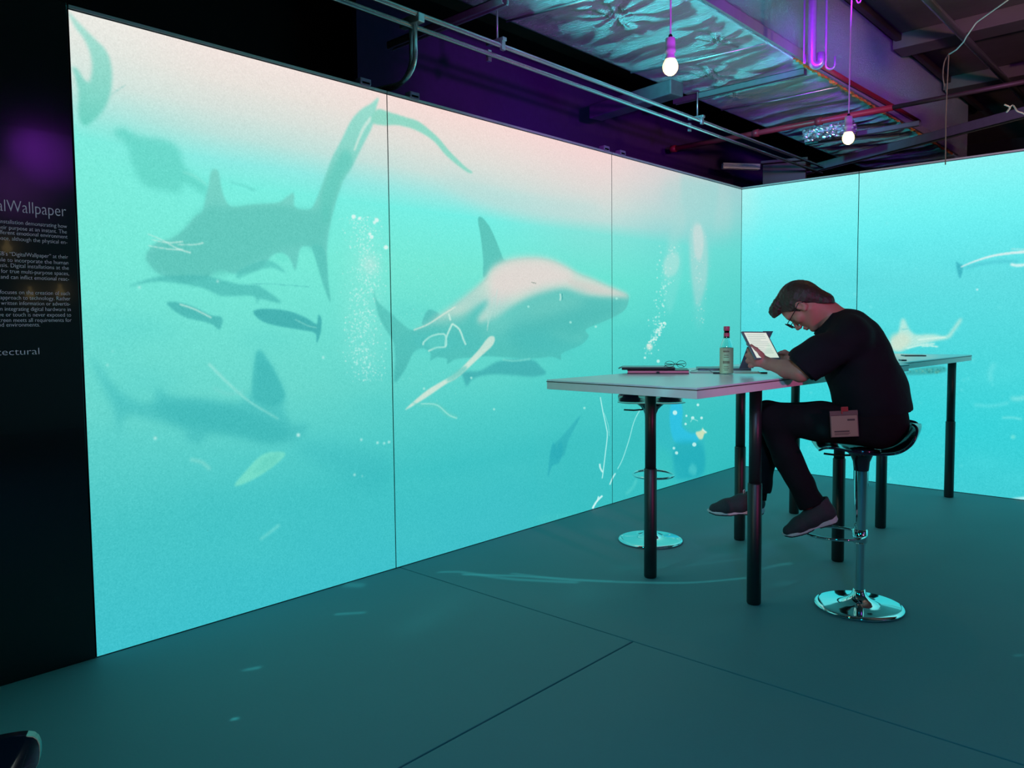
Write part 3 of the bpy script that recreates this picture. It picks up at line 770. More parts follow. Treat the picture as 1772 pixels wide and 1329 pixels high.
M['beam'] = mat('grey_primed_steel', (.16, .17, .19), .6, .3, noise=.2)
# twin conduits running above the left screens
CX = 0.075; CZ = 3.10
ya, yb = -7.6, 1.9
pipe('conduit', [(CX + .02, ya, CZ + .022), (CX + .02, 0, CZ + .022), (CX + .02, yb, CZ + .022)], 0.0145, M['conduit'], 'upper of the twin steel conduits running above the left screens', 'pipe', 'twin steel conduits')
pipe('conduit', [(CX - .045, ya, CZ - .022), (CX - .045, 0, CZ - .022), (CX - .045, yb, CZ - .022)], 0.0145, M['conduit'], 'lower of the twin steel conduits running above the left screens', 'pipe', 'twin steel conduits')
# elbow pair dropping from the conduits and turning away
for k, (dx, lab) in enumerate([(0.0, 'near one of two bent conduits dropping from the twin pipes and curving back'), (-0.055, 'far one of two bent conduits dropping from the twin pipes and curving back')]):
    p0 = Vector((CX - .01 + dx, -4.12 + k * .02, CZ - 0.01))
    pts = [p0, p0 + Vector((0, 0, -.17))]
    for a in range(1, 9):
        t = a / 8 * math.pi / 2; pts.append(p0 + Vector((-0.15 * (1 - math.cos(t)), -0.02 * (1 - math.cos(t)), -.17 - .15 * math.sin(t))))
    pts += [pts[-1] + Vector((-0.5, -0.10, 0.0)), pts[-1] + Vector((-1.3, -0.26, 0.0))]
    pipe('bent_conduit', pts, 0.014, M['conduit'], lab, 'pipe', 'bent conduits')
bm = bmesh.new(); box(bm, (CX - .035, -4.12, CZ - .0), (0.17, .045, .05), bev=.005)
o = bm_obj('pipe_coupling', bm, M['galv']); tag(o, 'steel coupling where the bent conduits leave the twin pipes', 'coupling')


def hanger(y, x, label):
    r = empty('pipe_hanger', (x, y, CZ + .07), 0, label, 'hanger', 'hangers of the twin conduits')
    bm = bmesh.new(); tube(bm, [(0, 0, 0.0), (0, 0, DZ - CZ - .07 - .03)], 0.0065, 8); bm_obj('threaded_rod', bm, M['galv'], r, True)
    bm = bmesh.new(); box(bm, (-.01, 0, -.015), (.15, .035, .022), bev=.003); box(bm, (.045, 0, -.045), (.02, .03, .07)); box(bm, (-.075, 0, -.085), (.02, .03, .07)); bm_obj('clamp', bm, M['galv'], r)
    return r
hanger(-3.45, CX - 0.01, 'threaded rod and clamp holding the twin conduits, nearer one left of the first lit bulb')
hanger(-0.97, CX - 0.01, 'threaded rod and clamp holding the twin conduits, farther one near the corner')


def strut(a, b, w, hgt, m, label, cat='bar', name='strut_channel', group=None):
    a, b = Vector(a), Vector(b); d = b - a; L = d.length
    c = (a + b) / 2
    x = d.normalized(); up = Vector((0, 0, 1)); yv = up.cross(x).normalized(); z = x.cross(yv)
    R = Matrix((x, yv, z)).transposed()
    bm = bmesh.new()
    t = 0.006
    box(bm, R @ Vector((0, 0, hgt / 2 - t / 2)), (L, w, t), R)
    box(bm, R @ Vector((0, w / 2 - t / 2, 0)), (L, t, hgt), R)
    box(bm, R @ Vector((0, -w / 2 + t / 2, 0)), (L, t, hgt), R)
    box(bm, R @ Vector((0, w / 2 - .010, -hgt / 2)), (L, .012, t), R)
    box(bm, R @ Vector((0, -w / 2 + .010, -hgt / 2)), (L, .012, t), R)
    o = bm_obj(name, bm, m); o.location = c
    return tag(o, label, cat, group)

strut((-0.18, -0.93, DZ - .055), (0.98, -0.93, DZ - .055), .06, .045, M['beam'], 'steel channel crossing under the foil duct above the farther pipe hanger')
strut((0.2, -3.52, DZ - .055), (-0.9, -3.52, DZ - .055), .06, .045, M['galv'], 'steel channel at the duct edge above the nearer pipe hanger')
strut(tuple(onz(1395, 247, 3.2)), tuple(onz(1592, 213, 3.2)), .055, .04, M['beam'], 'short grey-green steel channel passing just right of the second lit bulb')
strut(tuple(onz(1330, 312, 3.15)), tuple(onz(1860, 172, 3.15)), .09, .08, M['beam'], 'long dark steel beam slanting above the right screens', 'beam', 'steel_beam')

# sprinkler line: red end, dark further on
za = 3.27
e0, e1, e2 = Vector(onz(1163, 258, za)), Vector(onz(1545, 186, za)), Vector(onz(1800, 136, za))
r = empty('sprinkler_pipe', e0, 0, 'dark red sprinkler pipe running crosswise behind the foil duct', 'pipe')
bm = bmesh.new(); tube(bm, [(0, 0, 0), (e1 - e0) * .5, e1 - e0], .027, 14); bm_obj('red_length', bm, M['red_pipe'], r, True)
bm = bmesh.new(); tube(bm, [e1 - e0, (e2 - e0)], .02, 12); bm_obj('dark_length', bm, M['dark_pipe'], r, True)
for k_ in (0.0, .42, .7):
    q_ = (e1 - e0) * k_; u_ = (e1 - e0).normalized() * .05
    bm = bmesh.new(); tube(bm, [q_ - u_ * .2, q_ + u_], .036, 14); bm_obj('pipe_fitting', bm, M['red_pipe'], r, True)

# pipe along the duct edge with vertical drops
pipe('edge_pipe', [tuple(onx(1405, 104, 1.018)), tuple(onx(1475, 145, 1.018)), tuple(onx(1552, 188, 1.018)), tuple(onx(1590, 210, 1.018))], 0.020, M['red_pipe'], 'reddish pipe running along the lower right edge of the foil duct', 'pipe')
def drop(px, pyb, t, r, lab, hook):
    b_ = Vector(at_t(px, pyb, t)); top = Vector((b_.x, b_.y, SLAB))
    pts = [top, b_ + Vector((0, 0, .05))]
    for a in range(0, 9):
        th = a / 8 * math.pi; pts.append(b_ + Vector((hook * (1 - math.cos(th)) * .8, hook * (1 - math.cos(th)) * .5, -hook * math.sin(th))))
    pts.append(pts[-1] + Vector((0, 0, .05)))
    return pipe('drop_pipe' if r > .01 else 'hook_rod', pts, r, M['galv'], lab, 'pipe' if r > .01 else 'rod')
drop(1405, 106, 5.1, .027, 'thick vertical pipe glowing violet at the duct edge', .03)
drop(1429, 112, 5.1, .008, 'thin hooked rod just right of the thick violet pipe', .03)
drop(1391, 108, 5.15, .007, 'thin straight rod just left of the thick violet pipe', .005)

# slab details on the right: downstand beams, patches and services
for (xa, xb, z0, lab) in []: pass
def ceil_box(name, lo, hi, m, label, cat):
    c = [(a + b) / 2 for a, b in zip(lo, hi)]
    bm = bmesh.new(); box(bm, (0, 0, 0), [b - a for a, b in zip(lo, hi)], bev=.008)
    o = bm_obj(name, bm, m); o.location = c; return tag(o, label, cat)
ceil_box('ceiling_beam', (1.0, -2.2, SLAB - .16), (9.0, -1.75, SLAB), M['concrete'], 'wide concrete beam crossing the bare slab at the top right', 'beam')
ceil_box('ceiling_beam', (1.0, 1.1, SLAB - .14), (9.0, 1.4, SLAB), M['concrete'], 'narrow concrete rib crossing the bare slab above the right screens', 'beam')
ceil_box('ceiling_beam', (1.0, 2.9, SLAB - .14), (9.0, 3.25, SLAB), M['concrete'], 'farthest concrete rib crossing the bare slab', 'beam')
ceil_box('cable_duct', (1.02, -5, SLAB - .07), (1.08, 4.5, SLAB - .01), M['dark_pipe'], 'dark trunking on the slab alongside the foil duct', 'trunking')
pipe('ceiling_pipe', [(1.60, -5.0, 3.95), (1.62, 0, 3.95), (1.66, 5.5, 3.95)], .032, M['galv'], 'long pipe under the slab at the top right, its near end violet', 'pipe')
pipe('ceiling_pipe', [(2.0, 2.2, 3.98), (3.4, 2.25, 3.98), (6, 2.3, 3.98)], .02, M['dark_pipe'], 'dark pipe crossing the slab at the far right', 'pipe')
M['vent'] = mat('dark_vent_metal', (0.05, 0.05, 0.055), .5, .3, noise=.2)
r = empty('ceiling_cassette', (1.75, -1.0, SLAB), 0, 'dark rounded recessed box in the slab above the second bulb', 'box')
bm = bmesh.new(); box(bm, (-.35, .05, -.03), (.62, .85, .05), bev=.02); bm_obj('housing', bm, M['vent'], r)
bm = bmesh.new(); box(bm, (-.35, .05, -.06), (.5, .7, .012), bev=.004); bm_obj('cover', bm, M['dark_pipe'], r)

# loose wires
M['dull_cable'] = mat('dull_cable', (.25, .18, .18), .6, noise=.1)
pipe('loose_wire', [tuple(p) for p in [at_t(1775, -22, 4.6), at_t(1730, 10, 4.8), at_t(1692, 37, 5.0), at_t(1688, 41, 5.02), at_t(1672, 64, 5.1), at_t(1668, 72, 5.2), at_t(1655, 86, 5.3), at_t(1642, 94, 5.4)]], .0045, M['cable'], 'loose white wire slanting down from the top right corner', 'wire', n=6)
pipe('hanging_wire', [tuple(p) for p in catmull([at_t(1642, 92, 5.4), at_t(1640, 130, 5.4), at_t(1637, 200, 5.4), at_t(1636, 285, 5.4)], 4)], .004, M['dull_cable'], 'thin wire hanging straight down to the right screens', 'wire', n=6)
pipe('hanging_wire', [tuple(p) for p in catmull([at_t(1643, 92, 5.42), at_t(1634, 108, 5.42), at_t(1632, 135, 5.42), at_t(1638, 160, 5.42)], 4)], .004, M['dull_cable'], 'short looped wire beside the long hanging wire', 'wire', n=6)
pipe('wire_tangle', [tuple(p) for p in catmull([at_t(1738, 181, 5.2), at_t(1748, 186, 5.2), at_t(1742, 194, 5.22), at_t(1752, 182, 5.25), at_t(1760, 192, 5.2), at_t(1770, 196, 5.2), at_t(1785, 205, 5.2)], 5)], .005, M['cable'], 'small tangle of pinkish wire at the right edge under the slab', 'wire', n=6)

# second crumpled duct piece, fan box and dim bars in the dark corner
bm = bmesh.new()
c = onz(1435, 228, 3.17)
n1_, n2_ = 40, 30
gr = []
for j in range(n2_ + 1):
    row = []
    for i in range(n1_ + 1):
        a = 2 * math.pi * i / n1_; rr = 0.085 + random.uniform(-.014, .014)
        row.append(bm.verts.new((-.22 + .44 * j / n2_, rr * math.cos(a), rr * 0.7 * math.sin(a))))
    gr.append(row)
for j in range(n2_):
    for i in range(n1_): bm.faces.new((gr[j][i], gr[j][(i + 1) % n1_], gr[j + 1][(i + 1) % n1_], gr[j + 1][i]))
o = bm_obj('flexible_duct', bm, M['tape'], None, False); o.location = c; tag(o, 'crumpled silver flexible duct left of the second lit bulb', 'duct')
c = at_t(1358, 306, 8.9)
M['fan'] = mat('dusky_box_paint', (.13, .07, .085), .7, noise=.15)
r = empty('fan_box', tuple(c), 0.35, 'dim pinkish ventilation box above the corner of the screens', 'box')
bm = bmesh.new(); box(bm, (0, 0, -.05), (.46, .3, .36), bev=.008); bm_obj('casing', bm, M['fan'], r)
bm = bmesh.new(); box(bm, (0, 0, .155), (.5, .34, .03), bev=.004); bm_obj('flange', bm, M['fan'], r)
strut(tuple(at_t(1250, 287, 8.9)), tuple(at_t(1314, 289, 8.9)), .07, .06, M['galv'], 'dim violet bar beside the pinkish ventilation box')
# lower sheet duct seen at the left of the first bulb, under the foil duct edge
a_, b_ = Vector(onz(1030, 196, 3.31)), Vector(onz(1172, 152, 3.31)); d_ = b_ - a_
bm = bmesh.new(); R_ = Matrix.Rotation(math.atan2(d_.y, d_.x), 3, 'Z'); box(bm, (0, 0, 0), (d_.length, .16, .12), R_, bev=.01)
o = bm_obj('branch_duct', bm, M['beam']); o.location = (a_ + b_) / 2; tag(o, 'dim purple branch duct leaving the foil duct behind the first bulb', 'duct')
# indigo backdrop wall beyond the left screens
bm = bmesh.new(); box(bm, (0, 0, 0), (.05, 7.6, 3.75))
o = bm_obj('wall_backdrop', bm, M['blue_wall']); o.location = (-1.2, 0.2, 1.88); tag(o, kind='structure')

# ------------------------------------------------------------------ pendant bulbs
def pendant(px, py, t, label, loop=False):
    c = Vector(at_t(px, py, t))
    r = empty('pendant_bulb', c, 0, label, 'lamp', 'bare pendant bulbs')
    bm = bmesh.new()
    prof = [(0, -.032), (.011, -.030), (.021, -.023), (.028, -.012), (.030, 0), (.0285, .011), (.024, .021), (.0195, .029)]
    lathe(bm, prof, 32); tag(bm_obj('glass_globe', bm, M['bulb'], r, True), 'glowing warm globe')
    bm = bmesh.new(); lathe(bm, [(.0195, .029), (.0195, .036), (.0165, .040), (.0165, .052), (.0205, .054), (.0205, .066), (.0195, .066), (.0195, .086), (.0185, .108), (.008, .112), (0, .112)], 28)
    bm_obj('lamp_holder', bm, M['white_plastic'], r, True)
    bm = bmesh.new(); lathe(bm, [(.0075, .111), (.0075, .119), (.004, .124), (0, .124)], 14); bm_obj('cord_grip', bm, M['black_metal'], r, True)
    bm = bmesh.new(); tube(bm, catmull([(0, 0, .12), (.002, .001, .5), (.006, .003, .9), (0.003, 0, SLAB - c.z)], 6), .0036, 8); bm_obj('cord', bm, M['cable'], r, True)
    if loop:
        bm = bmesh.new(); tube(bm, catmull([(0.01, 0.0, .9), (.02, .015, .55 + .16), (.035, .03, .52 + .16), (.045, .03, .58 + .16), (.045, .02, .95)], 6), .0036, 8); bm_obj('cord_loop', bm, M['cable'], r, True)
    l = bpy.data.lights.new('bulb_light', 'POINT'); l.color = (1, .62, .25); l.energy = 1.6; l.shadow_soft_size = .03
    lo = bpy.data.objects.new('bulb_light', l); COL.objects.link(lo); lo.location = c + Vector((0, 0, -.045))
    return r
pendant(1160, 116, 3.0, 'bare glowing bulb on a purple-lit cord, left and nearer one of the two')
pendant(1468, 239, 4.0, 'bare glowing bulb on a purple-lit cord, right and farther one of the two', True)
# more of the same lamps further right in the hall, seen only as reflections in the black panel
def plain_pendant(x, y, z, label):
    r = empty('pendant_bulb', (x, y, z), 0, label, 'lamp', 'pendant bulbs deeper in the hall')
    bm = bmesh.new(); lathe(bm, [(0, -.05), (.03, -.042), (.048, -.01), (.045, .02), (.02, .05), (.02, .1), (0, .1)], 20); bm_obj('glass_globe', bm, M['bulb'], r, True)
    bm = bmesh.new(); tube(bm, [(0, 0, .1), (0, 0, SLAB - z)], .004, 6); bm_obj('cord', bm, M['cable'], r, True)

def mirrored(px, py, xx):
    p = onx(px, py, 0.0); d = p - CAM; d[0] = -d[0]; return p + d * (xx / d[0])
for (px, py, xx, lab) in [(12, 430, 6.5, 'pendant bulb deep in the hall, reflected high in the black panel'), (52, 510, 7.4, 'pendant bulb deep in the hall, left one of the reflected pair'),
                          (104, 506, 7.0, 'pendant bulb deep in the hall, right one of the reflected pair')]:
    q = mirrored(px, py, xx); plain_pendant(float(q[0]), float(q[1]), float(q[2]), lab)
# pale partition and violet washes, added for the purple reflections in the panel
q = mirrored(60, 220, 8.4)
bm = bmesh.new(); box(bm, (0, 0, 0), (.08, 9.0, 4.1)); M['partition'] = mat('pale_partition', (.55, .52, .58), .8, noise=.15)
o = bm_obj('wall_added_partition', bm, M['partition']); o.location = (8.55, -6.5, 2.06); tag(o, kind='structure')
for k_, (px, py, pw, col_) in enumerate([(70, 262, 420, (.45, .04, 1)), (40, 150, 260, (.35, .04, 1)), (95, 120, 160, (.4, .05, 1)), (20, 330, 110, (.5, .1, .8))]):
    q = mirrored(px, py, 8.5); spot('added_violet_wash', (7.4, float(q[1]) - .6, float(q[2]) + .3), tuple(q), col_, pw, 40, 1.0, .05)  # added unseen spots making the reflected violet patches

# fixtures of the stage lamps
M['lamp_body'] = mat('black_lamp_body', (.01, .01, .01), .5, noise=.1)
LAMP_LABELS = ['black stage lamp throwing pink light from the right onto the table edge', 'black stage lamp behind the viewer throwing white light onto the table end', 'black stage lamp high beside the foil duct, grazing its side with violet', 'black stage lamp above the standing tables, lighting the duct edge violet', 'black lamp added above the viewer to light the foil underside cyan', 'black stage lamp at the right, washing the far duct side violet', 'black stage lamp low at the right aimed up at the bare bulbs', 'black stage lamp casting blue light on the floor at the lower right', 'black lamp added to cast teal light on the floor before the black panel', 'black lamp added above the viewer to brighten the table top', 'black stage lamp hidden behind the left screens throwing indigo light', 'black lamp added to warm the bare concrete slab at the top right', 'black lamp added to brighten the text of the black panel', 'black lamp added to throw ripples of light on the floor']
for li_, (lc, la, col_) in enumerate(LAMPS):
    d = (Vector(la) - Vector(lc)).normalized(); c = Vector(lc) - d * .02
    x_, y_, _ = frame_of(d)
    r = empty('stage_lamp', c, 0, LAMP_LABELS[li_], 'lamp', 'stage lamps outside the picture')
    bm = bmesh.new(); tube(bm, [-d * .26, -d * .24, -d * .10, -d * .02], [.05, .075, .08, .085], 20, cap=False); bm.faces.ensure_lookup_table()
    tube(bm, [-d * .265, -d * .255], [.05, .05], 20)
    bm_obj('housing', bm, M['lamp_body'], r)
    bm = bmesh.new(); tube(bm, [x_ * .085 - d * .12, x_ * .11 - d * .12, x_ * .11 - d * .12 + Vector((0, 0, .16)), Vector((0, 0, .16)) - d * .12, -x_ * .11 - d * .12 + Vector((0, 0, .16)), -x_ * .11 - d * .12, -x_ * .085 - d * .12], .008, 6); bm_obj('yoke', bm, M['lamp_body'], r)
    if lc[2] < 2.5:
        bm = bmesh.new(); tube(bm, [Vector((0, 0, -c.z)) - d * .12, -d * .12 + Vector((0, 0, -.08))], .012, 8); tube(bm, [Vector((0, 0, -c.z)) - d * .12, Vector((0, 0, -c.z + .02)) - d * .12], .14, 20)
        bm_obj('stand', bm, M['lamp_body'], r)
# ================================================================== TABLES
TT = 1.125
TH = 0.046


def hi_table(corner, ang, length, width, legs, label):
    """corner = near right corner of the top; the top runs +y (rotated by ang) and to -x by width"""
    root = empty('bar_table', (corner[0], corner[1], 0), -ang, label, 'table', 'two white standing tables end to end')
    bm = bmesh.new()
    box(bm, (-width / 2, length / 2, TT - 0.004), (width, length, 0.008), bev=.001)
    bm_obj('table_surface', bm, M['laminate'], root)
    bm = bmesh.new(); box(bm, (-width / 2, length / 2, TT - 0.0095), (width + 0.004, length + 0.004, 0.003)); bm_obj('edge_joint', bm, M['dark_pipe'], root)
    bm = bmesh.new(); box(bm, (-width / 2, length / 2, TT - TH / 2 - 0.0055), (width, length, TH - 0.011), bev=.001); bm_obj('table_edge', bm, M['edge_band'], root)
    Ri = Matrix.Rotation(ang, 2)
    for (lx, ly) in legs:
        v = Ri @ Vector((lx - corner[0], ly - corner[1]))
        bm = bmesh.new(); c = (v.x, v.y)
        tube(bm, [(c[0], c[1], 0.56), (c[0], c[1], TT - TH)], .0300, 28)
        tube(bm, [(c[0], c[1], 0.0), (c[0], c[1], 0.006), (c[0], c[1], 0.008), (c[0], c[1], 0.60), (c[0], c[1], 0.604)], [.031, .034, .0345, .0345, .031], 28)
        bm_obj('leg', bm, M['black_metal'], root, False)
        o = root.children[-1] if root.children else None
    return root


hi_table((1.897, -4.226), 0.047, 2.44, 0.83, [(1.185, -3.455), (1.792, -3.468), (1.21, -2.445), (1.846, -2.492)], 'white standing table on black legs with the stack of folders, where the man leans')
hi_table((1.925, -1.775), 0.040, 1.70, 0.80, [(1.186, -1.535), (1.79, -1.553), (1.892, -0.236), (1.245, -0.225)], 'white standing table on black legs reaching the right screens, behind the man')
for o in list(bpy.data.objects):
    if o.name.startswith('leg') and o.type == 'MESH':
        o.data.polygons.foreach_set('use_smooth', [len(p.vertices) == 4 and abs(p.normal.z) < .3 for p in o.data.polygons])


# ================================================================== BAR STOOLS
def seat_mesh(parent):
    """moulded shell: low curled back at +x(back), flared front lip at -x; local x runs front(-) to back(+)"""
    bm = bmesh.new(); nu, nv = 40, 28
    def P(u, v):
        # u 0 front .. 1 back ; v -1..1 across
        prof = catmull([(-0.232, -0.022), (-0.21, -0.006), (-0.15, -0.010), (-0.05, -0.030), (0.05, -0.034), (0.12, -0.020), (0.175, 0.018), (0.212, 0.075), (0.226, 0.098)], 6)
        k = u * (len(prof) - 1); i = min(int(k), len(prof) - 2); f = k - i
        x, z = prof[i] * (1 - f) + prof[i + 1] * f
        half = 0.205 * (1 - 0.55 * max(0, (u - .72) / .28) ** 2.2) * (1 - 0.30 * max(0, (.16 - u) / .16) ** 2)
        side = abs(v) ** 3.0
        z += 0.018 * side * (0.4 + 0.6 * min(1, u * 2.0)) * (1 - .7 * max(0, (u - .8) / .2))
        x -= 0.05 * side * max(0, (u - .55) / .45)
        return Vector((x, v * half, z))
    top = [[bm.verts.new(P(i / nu, -1 + 2 * j / nv) ) for j in range(nv + 1)] for i in range(nu + 1)]
    for i in range(nu):
        for j in range(nv): bm.faces.new((top[i][j], top[i + 1][j], top[i + 1][j + 1], top[i][j + 1]))
    bmesh.ops.recalc_face_normals(bm, faces=bm.faces)
    bmesh.ops.solidify(bm, geom=bm.faces[:], thickness=0.009)
    return bm_obj('seat', bm, M['black_gloss'], parent, True)


def bar_stool(x, y, rz, label, seat_z=.80, ring_rz=0.0, lever=2.6, lift=0.0, curl=1.0):
    r = empty('bar_stool', (x, y, 0), rz, label, 'stool', 'black shell bar stools on chrome columns')
    s = seat_mesh(r); s.scale.z = curl; s.location = (0.02, 0, seat_z + .005)
    bm = bmesh.new(); lathe(bm, [(0, seat_z - .012), (.085, seat_z - .024), (.072, seat_z - .034), (.050, seat_z - .055), (.038, seat_z - .085), (.034, seat_z - .125), (0.03, seat_z - .13)], 40)
    bm_obj('seat_bracket', bm, M['black_gloss'], r, True)
    bm = bmesh.new(); tube(bm, [(.02, 0, seat_z - .055), (.03 + .075, 0, seat_z - .062), (.17, 0.0, seat_z - .058)], .005, 8)
    lv = bm_obj('height_lever', bm, M['black_metal'], r, True); lv.rotation_euler[2] = lever
    bm = bmesh.new(); lathe(bm, [(.031, seat_z - .12), (.0315, seat_z - .20), (.029, .45 + lift), (.0285, .39 + lift), (.0285, .365 + lift), (.021, .36 + lift)], 40); bm_obj('gas_lift_sleeve', bm, M['chrome'], r, True)
    bm = bmesh.new(); tube(bm, [(0, 0, .05), (0, 0, .39 + lift)], .0245, 32, cap=False); bm_obj('column', bm, M['chrome'], r, True)
    bm = bmesh.new(); lathe(bm, [(.0, .088), (.027, .088), (.030, .075), (.038, .060), (.052, .045), (.075, .033), (.105, .026), (.150, .021), (.185, .018), (.197, .016), (.203, .012), (.205, .006), (.203, .002), (.196, .0), (0, .0)], 72)
    bm_obj('base_plate', bm, M['chrome'], r, True)
    # foot rest: a chrome hoop in front with a clamp on the column
    bm = bmesh.new(); cx = -.118
    tube(bm, [(cx + .142 * math.cos(a), .125 * math.sin(a), .352 + lift) for a in np.linspace(0, 2 * math.pi, 49)[:-1]], .0070, 10, closed=True)
    fo = bm_obj('footrest_hoop', bm, M['chrome'], r, True)
    bm = bmesh.new(); lathe(bm, [(.0285, .385 + lift), (.034, .382 + lift), (.035, .33 + lift), (.030, .318 + lift), (.0245, .316 + lift)], 32); cl = bm_obj('footrest_clamp', bm, M['chrome'], fo, True)
    fo.rotation_euler[2] = ring_rz
    return r


GA = math.atan2(-0.464, -0.886)       # the way the man faces
bar_stool(2.196, -3.178, GA + math.pi, 'bar stool with chrome column under the seated man', lever=2.9, ring_rz=-.2)
bar_stool(0.790, -2.836, math.atan2(CF[1], CF[0]) - .15, 'empty bar stool on the far side of the table beside the left screens', seat_z=.905, ring_rz=.12, lever=1.75, lift=.10, curl=.30)
# foreground stool, only its seat edge shows in the lower left corner
fp = onz(-376, 1476, .80)
bar_stool(float(fp[0]), float(fp[1]), math.atan2(CR[1], CR[0]) + math.pi + .25, 'dark stool cut off by the lower left corner of the picture')

# ================================================================== THINGS ON THE TABLES
M['mauve'] = mat('mauve_cover', (0.55, 0.20, 0.30), .5, noise=.1)
M['paper'] = mat('paper', (.62, .64, .66), .7, noise=.04)
M['tray'] = mat('black_cover', (.008, .008, .010), .35, noise=.2)
M['slate'] = mat('slate_device', (.16, .18, .22), .3, .4, noise=.05)
LDIR = (onz(1192, 645, TT) - onz(1085, 645, TT)); LDIR[2] = 0; LDIR /= np.linalg.norm(LDIR)
AZ = math.atan2(LDIR[1], LDIR[0])


def on_table(px, py, z=TT): return onz(px, py, z)

p = (on_table(1086, 647) + on_table(1192, 647)) / 2; wd = np.linalg.norm(on_table(1192, 647) - on_table(1086, 647))
f = empty('folder', (p[0], p[1], TT), AZ, 'mauve closed folder lying at the bottom of the stack on the table', 'folder')
bm = bmesh.new(); box(bm, (0, .10, .010), (wd, .2, .0125), bev=.002); bm_obj('pages', bm, M['mauve'], f)
bm = bmesh.new(); box(bm, (0, .10, .002), (wd + .004, .204, .004), bev=.001); box(bm, (0, .10, .018), (wd + .004, .204, .003), bev=.001); bm_obj('cover', bm, M['tray'], f)
bm = bmesh.new(); box(bm, (0, -.003, .008), (.016, .008, .010), bev=.002); bm_obj('clasp', bm, M['tray'], f)
p2 = (on_table(1083, 642) + on_table(1178, 642)) / 2; w2 = wd * .88
f = empty('tablet_case', (p[0] - .05 * LDIR[0], p[1] - .05 * LDIR[1], TT + .0196), AZ, 'thin black tablet case lying on top of the mauve folder', 'tablet')
bm = bmesh.new(); box(bm, (0, .10, .007), (w2, .185, .013), bev=.004); bm_obj('case', bm, M['tray'], f)
bm = bmesh.new(); box(bm, (-.005, .10, .0142), (w2 * .96, .17, .0015)); bm_obj('screen_glass', bm, M['slate'], f)
bm = bmesh.new(); box(bm, (-w2 / 2 - .008, .05, .012), (.02, .12, .003), Matrix.Rotation(-.35, 3, 'Y')); bm_obj('flap', bm, M['tray'], f)


def hoop(rx, rz_, n=20, a0=0, a1=2 * math.pi): return [(rx * math.cos(a), 0, rz_ * math.sin(a)) for a in np.linspace(a0, a1, n)]

M['black_frame'] = mat('black_acetate', (.01, .012, .016), .25, noise=.1)
g = empty('folded_glasses', (p[0] + .085 * LDIR[0], p[1] + .085 * LDIR[1], TT + .0352), AZ + .1, 'folded dark-rimmed eyeglasses lying on the tablet case', 'eyeglasses')
bm = bmesh.new(); tube(bm, [Vector(q) + Vector((-.026, .0, .016)) for q in hoop(.024, .016, 24)[:-1]], .0013, 6, closed=True)
tube(bm, [Vector(q) + Vector((.036, .0, .016)) for q in hoop(.024, .018, 24)[:-1]], .0013, 6, closed=True); tube(bm, [(-.002, 0, .018), (.005, 0, .022), (.012, 0, .018)], .0015, 6)
bm_obj('rims', bm, M['black_frame'], g, True)
for s_ in (-1, 1):
    bm = bmesh.new(); tube(bm, [(s_ * .05 + .005, .0, .02), (s_ * .045 + .005, .008, .018), (-s_ * .04, .018 + .004 * s_, .01), (-s_ * .052, .02, .002)], .0018, 6); bm_obj('temple', bm, M['black_frame'], g, True)

# bottle
bc = on_table(1257, 647)
r = empty('drink_bottle', (bc[0], bc[1] + .0, TT), AZ, 'clear glass juice bottle with a red cap and a cream label standing on the table', 'bottle')
M['glass'] = mat('clear_glass', (.85, .97, .96), .03, trans=1.0, noise=.01)
M['label'] = mat('cream_label', (.50, .48, .32), .6, noise=.05)
M['capred'] = mat('pink_red_cap', (.45, .05, .12), .4, noise=.05)
k = 1.03
bm = bmesh.new(); lathe(bm, [(0, .002), (.028 * k, .002), (.0325 * k, .008), (.0325 * k, .135), (.031 * k, .145), (.024 * k, .165), (.0155 * k, .188), (.0135 * k, .21), (.0135 * k, .228), (.0115, .228), (.0115, .21), (.0135, .188), (.021, .166), (.0285, .145), (.0295, .135), (.0295, .010), (0, .006)], 40)
bm_obj('glass_body', bm, M['glass'], r, True)
bm = bmesh.new(); lathe(bm, [(.0335 * k, .004), (.0337 * k, .008), (.0337 * k, .134), (.0333 * k, .136)], 40)
lb = bm_obj('label', bm, M['label'], r, True); tag(lb, 'cream paper label')
M['lprint'] = mat('label_print', (.25, .15, .10), .6, noise=.05)
bm = bmesh.new()
for (z_, w_, h_) in [(.118, .030, .008), (.098, .022, .004), (.088, .026, .003), (.062, .034, .014), (.040, .022, .003), (.031, .028, .003), (.022, .020, .003)]:
    for q in range(10):
        a = -math.pi / 2 - .15 + (q - 4.5) / 10 * w_ / .034; box(bm, (.0352 * math.cos(a), .0352 * math.sin(a), z_), (.0007, w_ / 10 * .8, h_), Matrix.Rotation(a, 3, 'Z'))
bm_obj('label_print', bm, M['lprint'], lb)
bm = bmesh.new(); lathe(bm, [(.0155, .186), (.0152, .212), (.0146, .213)], 30); tag(bm_obj('neck_label', bm, M['capred'], r, True), 'red neck label')
bm = bmesh.new(); lathe(bm, [(.0155, .224), (.016, .226), (.016, .244), (.0145, .247), (0, .247)], 30); bm_obj('cap', bm, M['capred'], r, True)
M['juice'] = mat('pale_juice', (.62, .52, .25), .5, noise=.03)
bm = bmesh.new(); lathe(bm, [(0, .0065), (.0288, .0105), (.0288, .135), (.0, .136)], 30); bm_obj('juice', bm, M['juice'], r, True)


def flat(name, px0, px1, py, dep, th, m, label, cat, z=TT, rot=0.0):
    a, b_ = on_table(px0, py, z), on_table(px1, py, z); w = np.linalg.norm(b_ - a); c = (a + b_) / 2
    bm = bmesh.new(); box(bm, (0, dep / 2, th / 2), (w, dep, th), bev=min(.001, th / 3))
    o = bm_obj(name, bm, m); o.location = (c[0], c[1], z); o.rotation_euler[2] = math.atan2(b_[1] - a[1], b_[0] - a[0]) + rot
    return tag(o, label, cat)

